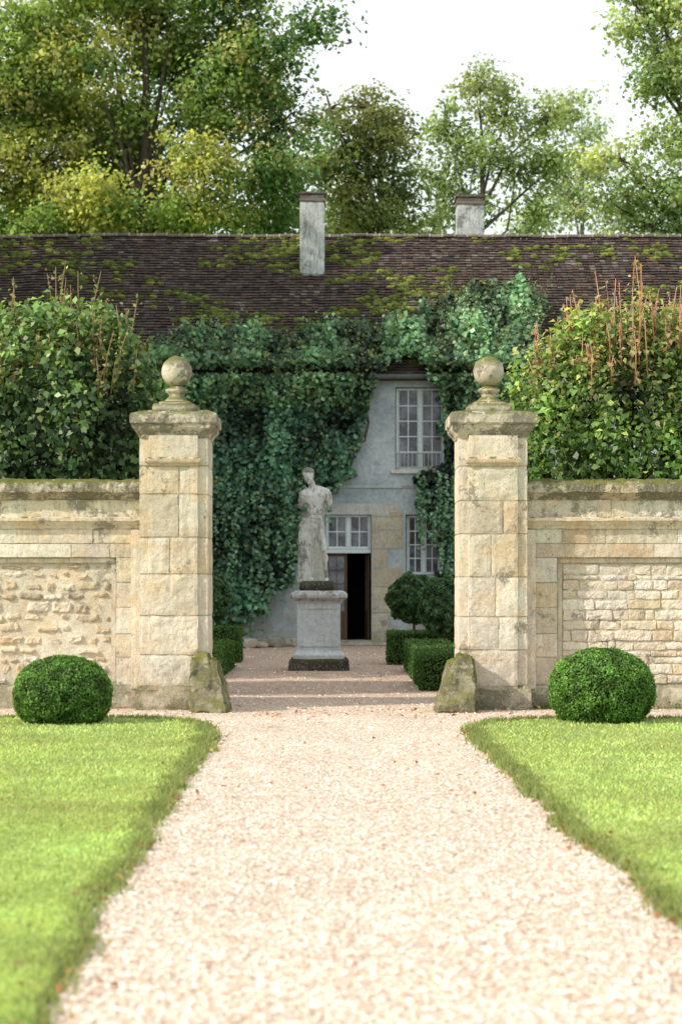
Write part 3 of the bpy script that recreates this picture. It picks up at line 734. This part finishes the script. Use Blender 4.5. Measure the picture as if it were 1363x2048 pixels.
while x<RX:
    L=.36;j=random.uniform(-.012,.012)+sag(x);n=7
    for rr,xa,xb in ((.12,x,x+L-.05),(.135,x+L-.055,x+L)):
        P0=[mb.v((xa,rxd+math.cos(math.pi*k/n)*rr,rzd+.0+j+math.sin(math.pi*k/n)*rr*.8)) for k in range(n+1)]
        P1=[mb.v((xb,rxd+math.cos(math.pi*k/n)*rr,rzd+.0+j+math.sin(math.pi*k/n)*rr*.8)) for k in range(n+1)]
        cl=jcol((.14,.115,.10) if rr<.13 else (.26,.24,.21),.2)
        for k in range(n): mb.f([P0[k],P0[k+1],P1[k+1],P1[k]],cl)
    x+=L
o=mb.obj("ridge_tiles",TILE,recalc=False);o.parent=roof
# moss cushions, gathered in patches along the courses
mb=MB();cnt=0;random.seed(12)
while cnt<400:
    x=random.uniform(-10.5,10);s=random.uniform(.2,sl-.05)
    d=noise.noise(Vector((x*.35,s*.6,2)))+.5*noise.noise(Vector((x*1.3,s*1.9,4)))
    th=.20+.12*(s<sl*.25)-.26*math.exp(-((x+.4)/3.2)**2)-.05*(x<-6 and s>sl*.7)+.12*(x>4.5)
    if d<th+random.uniform(-.14,.16): continue
    if x>14.3-(14.3-RX)*(s/sl)-.3: continue
    s=round(s/st)*st
    big=random.random()<.4
    for q in range(random.randint(5,12) if big else random.randint(1,4)):
        sp=.22 if big else .14
        xx=x+random.gauss(0,sp);ss=s+round(random.gauss(0,.7 if big else .3))*st+random.uniform(-.02,.02)
        if not(0<ss<sl): continue
        r=random.uniform(.035,.095)
        p=Vector((xx,ex+sy*ss,ez+sz*ss+sag(xx)))+nrm*.04
        cl=jcol(random.choice([(.15,.18,.04),(.11,.14,.035),(.21,.24,.05),(.09,.105,.03)]),.3)
        ellip(mb,p,(r*1.6,r*.6,r*.7),nu=6,nv=4,col=cl,amp=.025,freq=20)
    cnt+=1
o=mb.obj("moss",MOSS,recalc=False);o["kind"]="stuff";o.parent=roof;o["label"]="bright green moss cushions on tiles"
def chimney(x0,x1,y,zb,zt,label):
    mb=MB();c=(.46,.49,.51)
    rbox(mb,(x0+.02,y,zb),(x1-.02,y+.75,zt-.28),.1,.008,4,c,.01)
    rbox(mb,(x0-.01,y-.03,zt-.28),(x1+.01,y+.78,zt-.18),.12,.01,5,(.16,.13,.11),.01)
    rbox(mb,(x0+.02,y,zt-.18),(x1-.02,y+.75,zt-.08),.12,.01,5,(.13,.09,.075),.01)
    rbox(mb,(x0-.03,y-.04,zt-.08),(x1+.03,y+.8,zt),.12,.014,5,(.10,.085,.07),.015)
    rbox(mb,(x0-.04,y-.10,zb+.45),(x1+.04,y+.3,zb+.56),.1,.02,5,(.36,.35,.34),.03,lambda p:Vector((p.x,p.y,p.z+(p.y-y)*.9)))
    o=mb.obj("chimney",STATUE);o.parent=roof;o["label"]=label
chimney(wx(598,49.2),wx(650,49.2),49.1,9.7,wz(384,49.2),"grey rendered chimney with dark brick cap")
chimney(wx(911,51.2),wx(968,51.2),51.0,10.6,wz(392,51.2),"shorter grey rendered chimney with dark brick cap")

# ------------------------------------------------------------ ivy
rng=np.random.default_rng(44)
kk=(rzd-ez)/(rxd-ex)
def onhouse(px,py):
    d=np.full(len(px),FD);z=EYE+(HY-py)*d/F
    d2=(kk*ex-ez+EYE)/(kk-(HY-py)/F);m=z>7.05
    d[m]=d2[m];return (px-CX)*d/F,d,EYE+(HY-py)*d/F,m
def ivy(name,poly,n,label,seed,nsprig=120):
    r=np.random.default_rng(seed);pl=np.array(poly,float)
    lo=pl.min(0);hi=pl.max(0);X=r.uniform(lo[0]-15,hi[0]+15,n*4);Y=r.uniform(lo[1]-15,hi[1]+15,n*4)
    nx=np.array([noise.noise(Vector((a*.03,b*.03,0)))*16+noise.noise(Vector((a*.11,b*.11,3)))*12 for a,b in zip(X,Y)])
    ny=np.array([noise.noise(Vector((a*.03,b*.02,9)))*16+noise.noise(Vector((a*.13,b*.08,5)))*18 for a,b in zip(X,Y)])
    k=inpoly(X+nx,Y+ny,poly);X=X[k][:n];Y=Y[k][:n];n=len(X)
    x,d,z,m=onhouse(X,Y)
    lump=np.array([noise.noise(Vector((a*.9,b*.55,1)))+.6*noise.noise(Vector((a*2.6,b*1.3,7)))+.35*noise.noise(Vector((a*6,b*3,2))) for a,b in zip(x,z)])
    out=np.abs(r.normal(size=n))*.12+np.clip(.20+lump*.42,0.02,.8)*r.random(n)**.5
    out+=np.where((~m)&(z>5.6),.42*np.clip((z-5.6)/1.2,0,1)*(.3+.7*r.random(n)),0)
    out+=np.where(m&(z<7.6),.35*np.clip((7.6-z)/.5,0,1)*r.random(n),0)
    P=np.stack([x,d-out,z+np.where(m,out*.6,0)],1)
    N=r.normal(size=(n,3))*.65+np.array([0,-.75,.5])
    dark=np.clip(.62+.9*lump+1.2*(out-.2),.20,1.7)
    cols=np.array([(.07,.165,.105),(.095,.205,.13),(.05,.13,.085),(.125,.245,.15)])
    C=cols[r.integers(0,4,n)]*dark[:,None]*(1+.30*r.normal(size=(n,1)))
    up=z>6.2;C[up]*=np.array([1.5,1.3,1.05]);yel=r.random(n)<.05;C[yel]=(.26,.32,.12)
    S=(.10+.09*r.random(n))
    PP=[P];NN=[N];CC=[C];SS=[S]
    e=thing(name,label,"ivy",(float(x.mean()),FD-.05,0),"climbing plants on the house")
    mb=MB();rs=random.Random(seed)
    for i in range(14):
        j=rs.randrange(n);tx,ty,tzz=P[j]
        if tzz>6.5: continue
        tube(mb,[(tx+rs.uniform(-.1,.1),FD-.05,max(.02,tzz-rs.uniform(.6,1.2))),(tx+rs.uniform(-.1,.1),FD-.06,tzz-.3),(tx,FD-.06,tzz)],[.03,.022,.01],6,(.13,.10,.08))
    top=P[:,2]>6.0;idx=np.where(top)[0]
    for i in range(nsprig):
        j=int(idx[rs.randrange(len(idx))]);p=Vector(tuple(P[j]));L=rs.uniform(.25,.85)
        ln=Vector((rs.uniform(-.9,.9),rs.uniform(-.6,-.1),rs.uniform(.1,1.0))).normalized()
        tube(mb,[p,p+ln*L],[.008,.004],4,(.14,.12,.07));mm=rs.randint(5,11);t=r.random(mm)
        PP.append(np.array(p)[None]+np.array(ln)[None]*(L*t)[:,None]+r.normal(size=(mm,3))*.04);NN.append(r.normal(size=(mm,3))+np.array([0,-.5,.3]))
        CC.append(np.array([(.18,.28,.13)])*(1+.25*r.normal(size=(mm,1))));SS.append(.12-.05*t)
    low=np.where(P[:,2]<5)[0]
    for i in range(90):
        j=int(low[rs.randrange(len(low))]);p=Vector(tuple(P[j]));p.y=FD-.35-rs.random()*.35;L=rs.uniform(.5,1.4)
        mm=int(L*16);t=r.random(mm);PP.append(np.array(p)[None]+np.array([0,0,-1.])[None]*(L*t)[:,None]+r.normal(size=(mm,3))*.035)
        NN.append(r.normal(size=(mm,3))*.6+np.array([0,-.9,.5]));CC.append(np.array([(.16,.30,.18)])*(1+.25*r.normal(size=(mm,1))));SS.append(np.full(mm,.12))
    o=child(mb.obj("stems",BARK,True),e);o["kind"]="stuff"
    Pn=np.concatenate(PP);Pn[:,2]=np.maximum(Pn[:,2],.04)
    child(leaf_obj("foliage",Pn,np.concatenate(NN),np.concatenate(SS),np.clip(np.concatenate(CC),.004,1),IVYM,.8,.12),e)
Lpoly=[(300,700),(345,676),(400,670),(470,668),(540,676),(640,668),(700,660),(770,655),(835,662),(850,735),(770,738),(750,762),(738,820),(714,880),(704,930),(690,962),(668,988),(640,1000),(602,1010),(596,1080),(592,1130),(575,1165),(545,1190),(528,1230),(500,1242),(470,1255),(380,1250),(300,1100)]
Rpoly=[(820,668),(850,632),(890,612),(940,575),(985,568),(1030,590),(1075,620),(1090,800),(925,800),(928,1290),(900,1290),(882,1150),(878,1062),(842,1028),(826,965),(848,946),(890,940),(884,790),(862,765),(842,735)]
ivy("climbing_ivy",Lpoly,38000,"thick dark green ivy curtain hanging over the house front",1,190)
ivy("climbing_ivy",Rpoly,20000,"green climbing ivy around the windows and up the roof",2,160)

# ------------------------------------------------------------ rubble near house foot
random.seed(77)
for i in range(16):
    x=random.uniform(-2.75,-1.3);y=random.uniform(43.6,45.3);r=random.uniform(.09,.24)
    mb=MB();rbox(mb,(x-r,y-r*.7,0),(x+r,y+r*.7,r*1.0),.07,.05,5,jcol((.36,.33,.28),.25),.03)
    o=mb.obj("rubble_stone",CHIM,False);o["label"]="rough grey loose stone lying at the house foot";o["category"]="stone";o["group"]="loose stones by the house"

# ------------------------------------------------------------ pedestal + statue
SD=32.75
pc=wx(637.5,SD)
ped=thing("statue_pedestal","pale grey square stone pedestal with panelled sides, dark mossy base","pedestal",(pc,SD,0))
mb=MB();ring(mb,pc,SD,.53,.50,[(.03,0),(.03,.08),(.015,.17),(-.02,.21),(-.08,.225)],.06,.018,6,(.14,.12,.10));child(mb.obj("plinth_slab",DARKST),ped)
mb=MB();ring(mb,pc,SD,.40,.38,[(.07,.21),(.075,.28),(.05,.31),(.02,.33),(.005,.36),(.0,.38),(.0,1.22),(.01,1.24),(.03,1.26),(.05,1.28)],.07,.004,6,(.62,.67,.71))
for (a,b,c,d) in ((-.37,-.33,.44,1.18),(.33,.37,.44,1.18),(-.33,.33,.44,.48),(-.33,.33,1.14,1.18)):
    rbox(mb,(pc+a,SD-.402,c),(pc+b,SD-.37,d),.1,.001,5,(.64,.69,.72),.004)
child(mb.obj("shaft",PEDST),ped)
mb=MB();ring(mb,pc,SD,.43,.41,[(.0,1.265),(.04,1.30),(.08,1.33),(.10,1.35),(.10,1.40),(.085,1.42),(.06,1.45),(.0,1.475)],.06,.008,8,(.48,.49,.48));child(mb.obj("cap",STATUE),ped)
st=thing("garden_statue","weathered stone classical standing figure without forearms, head bowed","statue",(pc,SD,1.46))
def S(px,py,dy=0): return Vector((wx(px,SD),SD-.02+dy,wz(py,SD)))
mb=MB()
def cap(a,b,r1,r2,flat=1.0,n=14):
    a=Vector(a);b=Vector(b);k=7;pts=[];rad=[]
    ax=(b-a).normalized()
    for i in range(5): 
        t=math.pi/2*(1-i/4);pts.append(a-ax*r1*math.sin(t));rad.append(max(r1*math.cos(t),.002))
    for i in range(1,k): t=i/k;pts.append(a.lerp(b,t));rad.append(r1+(r2-r1)*t)
    for i in range(5):
        t=math.pi/2*i/4;pts.append(b+ax*r2*math.sin(t));rad.append(max(r2*math.cos(t),.002))
    i0=len(mb.V);tube(mb,pts,rad,n)
    if flat!=1.0:
        ym=(a.y+b.y)/2
        for i in range(i0,len(mb.V)): v=mb.V[i];mb.V[i]=(v[0],ym+(v[1]-ym)*flat,v[2])
def loft(secs,n=24):
    rings=[]
    for (px,py,dy,rx,ry) in secs:
        c=S(px,py,dy)
        rings.append([mb.v((c.x+rx*math.copysign(abs(math.cos(2*math.pi*k/n))**.85,math.cos(2*math.pi*k/n)),c.y+ry*math.copysign(abs(math.sin(2*math.pi*k/n))**.85,math.sin(2*math.pi*k/n)),c.z)) for k in range(n)])
    for k in range(len(rings)-1):
        for i in range(n): mb.f([rings[k][i],rings[k][(i+1)%n],rings[k+1][(i+1)%n],rings[k+1][i]])
    mb.f(rings[0]);mb.f(rings[-1])
random.seed(77)
Rh=Matrix.Rotation(math.radians(-22),3,'Z')@Matrix.Rotation(math.radians(26),3,'X')@Matrix.Rotation(math.radians(-10),3,'Y')
hc=S(617,953,-.07)
ellip(mb,hc,(.085,.104,.122),Rh,20,14);ellip(mb,hc+Rh@Vector((.0,-.03,-.055)),(.062,.074,.080),Rh,16,10)
ellip(mb,hc+Rh@Vector((.0,.03,.035)),(.104,.112,.102),Rh,18,12)
for i in range(90):
    a=random.uniform(0,6.28);t=random.uniform(0,1.45);p=Vector((math.sin(t)*math.cos(a)*.106,math.sin(t)*math.sin(a)*.112+.03,math.cos(t)*.104+.036))
    if p.y<-.045 and p.z<.07: continue
    ellip(mb,hc+Rh@p,(.023,.023,.021),None,8,6)
ellip(mb,hc+Rh@Vector((-.0,-.110,-.022)),(.014,.024,.032),Rh,8,6)
ellip(mb,hc+Rh@Vector((0,-.092,.020)),(.054,.02,.013),Rh,10,6)
ellip(mb,hc+Rh@Vector((0,-.100,-.072)),(.028,.015,.012),Rh,8,6);ellip(mb,hc+Rh@Vector((0,-.094,-.105)),(.03,.024,.022),Rh,8,6)
for sx in(-1,1):
    ellip(mb,hc+Rh@Vector((sx*.088,.0,-.02)),(.014,.024,.034),Rh,8,6);ellip(mb,hc+Rh@Vector((sx*.042,-.074,-.035)),(.027,.023,.029),Rh,8,6)
cap(S(621,963,-.01),S(628,982,.03),.062,.074)
cap(S(622,978,.03),S(609,985,.02),.055,.066);cap(S(634,976,.03),S(651,983,.02),.055,.066)
loft([(629,972,.03,.07,.06),(630,976,.025,.11,.078),(630,980,.02,.18,.092),(630,985,.01,.215,.108),(629.5,992,.0,.205,.118),(629,1000,-.005,.187,.122),(628.5,1008,-.005,.165,.115),(628,1016,.0,.148,.106),(627.5,1023,.0,.140,.102),(627,1030,.0,.146,.105),(627,1037,.0,.162,.112),(627.5,1044,.005,.172,.118),(628,1051,.01,.172,.118),(628,1058,.01,.15,.11)])
for (px,py) in ((619.5,993),(639,991)): ellip(mb,S(px,py,-.076),(.090,.046,.062),None,14,10)
for yy,w_ in ((1008,.038),(1016,.038)):
    for sx in (-4.6,4.6): ellip(mb,S(628.2+sx,yy,-.086),(w_,.022,.034),None,10,7)
ellip(mb,S(628,1033,-.080),(.075,.03,.07),None,12,8)
ellip(mb,S(620,1050,.08),(.085,.075,.09),None,12,8);ellip(mb,S(637,1050,.08),(.085,.075,.09),None,12,8)
ellip(mb,S(607,988,.0),(.076,.082,.080),None,14,10);ellip(mb,S(653,986,.0),(.076,.082,.080),None,14,10)
def stump(a,b,r1,r2):
    a=Vector(a);b=Vector(b);tube(mb,[a,a.lerp(b,.35),a.lerp(b,.7),b],[r1,r1*1.02,(r1+r2)/2,r2],14)
stump(S(605,987),S(601.5,1017,.03),.068,.052);stump(S(655,985),S(658.5,1010,.04),.068,.054)
cap(S(620,1053),S(622,1097,-.02),.106,.068);ellip(mb,S(622,1099,-.050),(.050,.035,.05));cap(S(622,1100,-.01),S(624,1153,.03),.062,.040);ellip(mb,S(622,1116,.035),(.062,.058,.105));ellip(mb,S(620,1072,-.03),(.095,.075,.17))
cap(S(637,1053),S(646,1097,-.09),.106,.066);ellip(mb,S(646.5,1099,-.125),(.048,.035,.05));cap(S(646.5,1100,-.07),S(652,1151,.07),.060,.038);ellip(mb,S(650,1117,.03),(.059,.056,.10));ellip(mb,S(640.5,1072,-.06),(.093,.075,.17))
for (x,y0) in ((624,-.0),(653.5,.05)):
    cap(S(x,1159,y0+.04),S(x-1,1161.5,y0-.13),.042,.036,.9);ellip(mb,S(x,1157,y0+.05),(.04,.05,.045))
    for k in range(5): cap(S(x-5+k*2.1,1163.2,y0-.15),S(x-5.3+k*2.1,1163.6,y0-.19+.012*k),.015,.012,n=8)
loft([(610,1166,.05,.125,.11),(610,1150,.05,.115,.10),(609.5,1120,.05,.105,.095),(609,1090,.05,.095,.09),(609,1060,.05,.085,.08),(610,1042,.05,.07,.07),(611,1034,.05,.05,.05)],18)
for (px,t,b_,dy,r,dx) in ((601,1046,1163,-.02,.026,-2),(605,1036,1164,-.06,.028,-1),(609.5,1033,1165,-.075,.027,0),(613.5,1040,1164,-.075,.026,1),(617,1060,1163,-.07,.022,2),(598.5,1064,1161,.04,.03,-1)):
    cap(S(px,t,dy+.03),S(px+dx,b_,dy),r*.6,r*1.3,n=10)
cap(S(604,1044,-.03),S(618,1032,-.07),.028,.022,n=10);cap(S(600,1052,.0),S(608,1040,-.06),.03,.03,n=10)
tmp=mb.obj("tmp",STATUE)
md=tmp.modifiers.new("r",'REMESH');md.mode='VOXEL';md.voxel_size=.0105
ms=tmp.modifiers.new("s",'SMOOTH');ms.factor=.5;ms.iterations=5
dg=bpy.context.evaluated_depsgraph_get();bm_=bpy.data.meshes.new_from_object(tmp.evaluated_get(dg))
bpy.data.objects.remove(tmp)
bm_.name="figure"
if "Col" in bm_.color_attributes: bm_.color_attributes.remove(bm_.color_attributes["Col"])
ca=bm_.color_attributes.new("Col",'FLOAT_COLOR','POINT');nv=len(bm_.vertices)
co=np.empty(nv*3,np.float32);bm_.vertices.foreach_get("co",co);co=co.reshape(-1,3)
cc=np.ones((nv,4),np.float32);cc[:,:3]=(.56,.575,.56)
hm=(co[:,2]>hc.z+.0)&((co[:,2]>hc.z+.06)|(co[:,1]>hc.y-.02));cc[hm,:3]=(.25,.235,.18)
ca.data.foreach_set("color",cc.ravel())
bm_.materials.clear();bm_.materials.append(STATUE);bm_.polygons.foreach_set("use_smooth",[True]*len(bm_.polygons))
child(link(bpy.data.objects.new("figure",bm_)),st)
mb=MB();rbox(mb,(wx(599,SD),SD-.33,1.468),(wx(669,SD),SD+.33,wz(1162,SD)),.06,.015,6,(.13,.12,.10),.025);child(mb.obj("statue_base",DARKST,True),st)

# ------------------------------------------------------------ trees
def unit_r(r):
    a=r.normal(size=3);return a/np.linalg.norm(a)
def tree(label,base,lobes,leaf,nleaf,pal,clump=.75,seed=0,group="tall trees behind the house",trunk_r=.35,cden=1.0,barkc=(.07,.055,.04),flat=.7,limb=1.0):
    r=np.random.default_rng(seed);rs=random.Random(seed)
    e=thing("tree",label,"tree",base,group);mb=MB()
    bx,by,bz=base
    top=max(l[2] for l in lobes);cz=min(l[2] for l in lobes)
    fz=max(3,cz*.8)
    tr=[(bx,by,bz),(bx+.1,by,fz*.5),(bx-.05,by,fz),(bx+.15,by,(fz+top)/2),(bx+.05,by,top)]
    tube(mb,tr,[trunk_r*1.25,trunk_r,trunk_r*.8,trunk_r*.45,trunk_r*.12],10,barkc)
    area=[(l[3]*l[4]*l[5])**(2/3) for l in lobes]
    Ps=[];Ns=[];Cs=[]
    for li,l in enumerate(lobes):
        c=Vector(l[:3]);hz=rs.uniform(.35,.8);sz_=min(fz+(c.z-fz)*hz*.6,top)
        if sz_<fz*.6: sz_=fz*.6
        s=Vector((bx,by,sz_));mid=s.lerp(c,.5)+Vector((rs.uniform(-.5,.5),0,-.3+rs.uniform(-.3,.8)))
        tube(mb,[s,s.lerp(mid,.5)+Vector((0,0,rs.uniform(-.3,.2))),mid,c],[trunk_r*.36*limb,trunk_r*.3*limb,trunk_r*.22*limb,trunk_r*.10*limb],7,barkc)
        nc=max(6,int(area[li]*9*cden/clump**2))
        for k in range(nc):
            d=Vector(tuple(unit_r(r)));rad=rs.random()**.4*rs.uniform(.9,1.12)
            p=c+Vector((d.x*l[3],d.y*l[4],d.z*l[5]))*rad*.97
            if k%2==0: tube(mb,[c.lerp(p,.08),c.lerp(p,.55)+Vector((0,0,.15)),p],[.06,.035,.012],5,barkc)
            cr=clump*rs.choice((.45,.7,.9,1.15,1.35));nl=int(nleaf*(cr/clump)**1.7*rs.uniform(.7,1.1))+6
            g=np.clip(r.normal(size=(nl,3)),-1.9,1.9)*.50
            tilt=rs.uniform(-.35,.35)
            q=g*np.array([cr,cr,cr*flat*.9]);q[:,2]+=q[:,0]*tilt-.12*(q[:,0]**2)/max(cr,.1)
            Ps.append(np.array(p)+q)
            Ns.append(r.normal(size=(nl,3))*.6+np.array([0,-.15,.5])+g*.8)
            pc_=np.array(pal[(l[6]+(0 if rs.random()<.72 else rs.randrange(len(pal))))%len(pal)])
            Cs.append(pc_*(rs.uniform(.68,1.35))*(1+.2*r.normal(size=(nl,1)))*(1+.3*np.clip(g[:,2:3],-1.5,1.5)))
    child(mb.obj("trunk",BARK,True,recalc=False),e)
    P=np.concatenate(Ps);n=len(P)
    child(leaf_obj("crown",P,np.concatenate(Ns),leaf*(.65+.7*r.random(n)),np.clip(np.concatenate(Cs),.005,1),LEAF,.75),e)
    return e,n
def L(px,py,d,rpx,rpy,pi,ry=None,dy=0):
    s=d/F;return (wx(px,d),d+dy,wz(py,d),rpx*s,(ry or (rpx+rpy)/2*s),rpy*s,pi)
PA=[(.20,.30,.09),(.42,.44,.14),(.11,.20,.07),(.29,.38,.12),(.50,.47,.19)]
total=0
d=64
lob=[L(70,330,d,110,80,1),L(190,400,d-2,110,60,1),L(30,200,d,100,90,3),L(60,60,d,110,90,3),L(170,130,d-1,90,80,1),L(310,60,d+1,110,80,3),
 L(250,250,d+1,90,70,3),L(400,330,d-2,100,70,1),L(390,430,d-1,110,50,0),L(420,200,d,100,80,0),L(500,110,d,100,80,2),L(560,250,d,70,90,2),L(550,380,d,65,80,2),
 L(620,65,d,65,38,2),L(480,-10,d,110,60,2),L(200,-40,d,150,90,3),L(-60,420,d,90,80,0),L(-90,150,d,100,150,3),L(100,470,d,150,50,0),L(540,460,d+2,90,40,2),L(330,-140,d,160,90,0),L(520,180,d+3,60,50,2),
 L(250,350,d+3,130,90,0),L(90,430,d+3,140,60,0),L(350,140,d+2,90,70,2),L(130,240,d+3,120,80,0),L(290,460,d+1,160,35,2)]
_,n=tree("huge spreading tree with yellow-green foliage behind the house",(wx(285,d),d,0),lob,.185,100,PA,.85,51,trunk_r=.34,barkc=(.07,.06,.045),cden=1.2,limb=.8);total+=n
d=71;PB=[(.18,.22,.09),(.24,.26,.10),(.13,.18,.075),(.29,.26,.13)]
lob=[L(740,215,d,75,50,1),L(700,290,d,70,60,0),L(790,280,d,70,60,1),L(745,350,d,90,60,2),L(690,400,d,65,55,0),L(800,400,d,70,60,2),L(650,330,d,35,60,2),L(740,460,d,110,40,0),L(660,215,d,35,35,0)]
_,n=tree("mid-sized tree with olive and bronze tinted foliage",(wx(755,d),d,0),lob,.19,66,PB,.75,52,trunk_r=.25,barkc=(.08,.065,.05),cden=.82);total+=n
d=76;PC=[(.25,.33,.15),(.33,.39,.18),(.20,.28,.13),(.28,.35,.17)]
lob=[L(950,185,d,75,50,1),L(890,250,d,65,50,0),L(1010,240,d,70,55,1),L(950,310,d,90,50,0),L(880,360,d,60,50,2),L(1030,350,d,70,50,2),L(1095,240,d,50,50,1),L(1110,330,d,50,50,0),L(950,410,d,90,35,2),L(1085,420,d,55,40,0)]
_,n=tree("airy light green tree with open branching crown",(wx(957,d),d,0),lob,.19,52,PC,.75,53,trunk_r=.24,barkc=(.11,.095,.08),cden=.78);total+=n
d=62;PD=[(.27,.38,.17),(.36,.45,.20),(.21,.31,.14),(.42,.47,.23)]
lob=[L(1290,40,d,80,70,1),L(1360,130,d,80,90,1),L(1300,150,d,60,50,0),L(1390,10,d,110,90,3),L(1350,270,d,75,60,1),L(1240,320,d,70,32,3),L(1330,380,d,80,50,0),L(1215,400,d,75,35,2),L(1420,420,d,90,70,0),L(1300,450,d,90,40,2),L(1480,220,d,110,120,1),L(1290,-50,d,90,50,1)]
_,n=tree("tall light green tree with drooping open branches",(wx(1450,d),d,0),lob,.18,70,PD,.75,54,trunk_r=.38,barkc=(.11,.095,.08),cden=.88);total+=n
d=92;PE=[(.36,.43,.29),(.32,.40,.26),(.41,.47,.32)]  # leaf and bark colours lightened to paint in aerial haze
lob=[L(1150,410,d,60,45,0),L(1190,330,d,45,45,1),L(1130,350,d,40,50,2),L(1240,440,d,70,40,0),L(1060,440,d,60,40,1),L(1120,220,d,50,45,0),L(1170,260,d,35,35,1)]
_,n=tree("distant tree with haze-paled colours and soft rounded crown",(wx(1160,d),d,0),lob,.24,56,PE,.9,55,trunk_r=.18,barkc=(.2,.19,.16),cden=.85);total+=n
d=88
lob=[L(600,430,d,70,45,0),L(680,450,d,70,40,1),L(780,450,d,70,35,2),L(880,455,d,70,30,0),L(560,330,d,70,60,1)]
_,n=tree("green distant tree showing between nearer trunks",(wx(700,d),d,0),lob,.24,60,[(.22,.30,.16),(.26,.34,.18)],.9,56,trunk_r=.25,barkc=(.1,.09,.07),cden=.85);total+=n
def shade(x,y,h,seed):  # unseen trees, added to throw shade on courtyard and house front
    lob=[(x,y,h*.5,4,4,h*.25,0),(x+1,y-2,h*.7,3.6,3.6,h*.2,1),(x-1,y+2,h*.75,3.6,3.6,h*.2,0),(x,y,h*.88,2.8,2.8,h*.13,2),(x,y+2.5,h*.35,3,3,2.2,0),(x,y-2.5,h*.35,3,3,2.2,0)]
    return tree("unseen tall tree added to shade the courtyard and house front",(x,y,0),lob,.5,34,[(.10,.15,.04),(.13,.18,.05),(.07,.12,.035)],1.1,seed,group="unseen trees added to shade the courtyard",trunk_r=.35)
for i,(x,y,h) in enumerate(((-15,29.5,16),(-15.5,36,20),(-15,42.5,21))):
    _,n=shade(x,y,h,70+i);total+=n
print("leaves",total)

# ------------------------------------------------------------ world, sun, camera
EL=math.radians(34);AZ=math.radians(202)
sd=Vector((math.cos(AZ)*math.cos(EL),math.sin(AZ)*math.cos(EL),math.sin(EL)))
w=bpy.data.worlds.new("World");scene.world=w;w.use_nodes=True;nt=w.node_tree;bg=nt.nodes['Background']
sk=nt.nodes.new('ShaderNodeTexSky');sk.sky_type='NISHITA';sk.sun_disc=False;sk.sun_elevation=EL;sk.sun_rotation=math.atan2(sd.x,sd.y)
sk.air_density=1.0;sk.dust_density=3;sk.ozone_density=1.0
mx=nt.nodes.new('ShaderNodeMix');mx.data_type='RGBA';mx.inputs[0].default_value=.78
mx.inputs[7].default_value=(8.7,9.1,8.95,1)   # thin bright haze
nt.links.new(sk.outputs[0],mx.inputs[6]);nt.links.new(mx.outputs[2],bg.inputs[0]);bg.inputs[1].default_value=.15
s=bpy.data.lights.new("sun",'SUN');s.energy=5.0;s.angle=math.radians(.6);s.color=(1,.90,.755)
so=link(bpy.data.objects.new("sun",s));so.rotation_euler=(-sd).to_track_quat('-Z','Y').to_euler();so.location=(-20,0,30)
cam=bpy.data.cameras.new("camera");co_=link(bpy.data.objects.new("camera",cam));co_.location=(0,0,EYE);co_.rotation_euler=(math.radians(90),0,0)
cam.sensor_fit='VERTICAL';cam.sensor_height=36;cam.sensor_width=24;cam.lens=36*F/2048;cam.shift_y=(HY-1024)/2048
cam.clip_end=5000;cam.clip_start=.1;cam.dof.use_dof=True;cam.dof.focus_distance=24.5;cam.dof.aperture_fstop=2.0
scene.camera=co_
scene.view_settings.view_transform='Standard';scene.view_settings.look='None';scene.view_settings.exposure=0
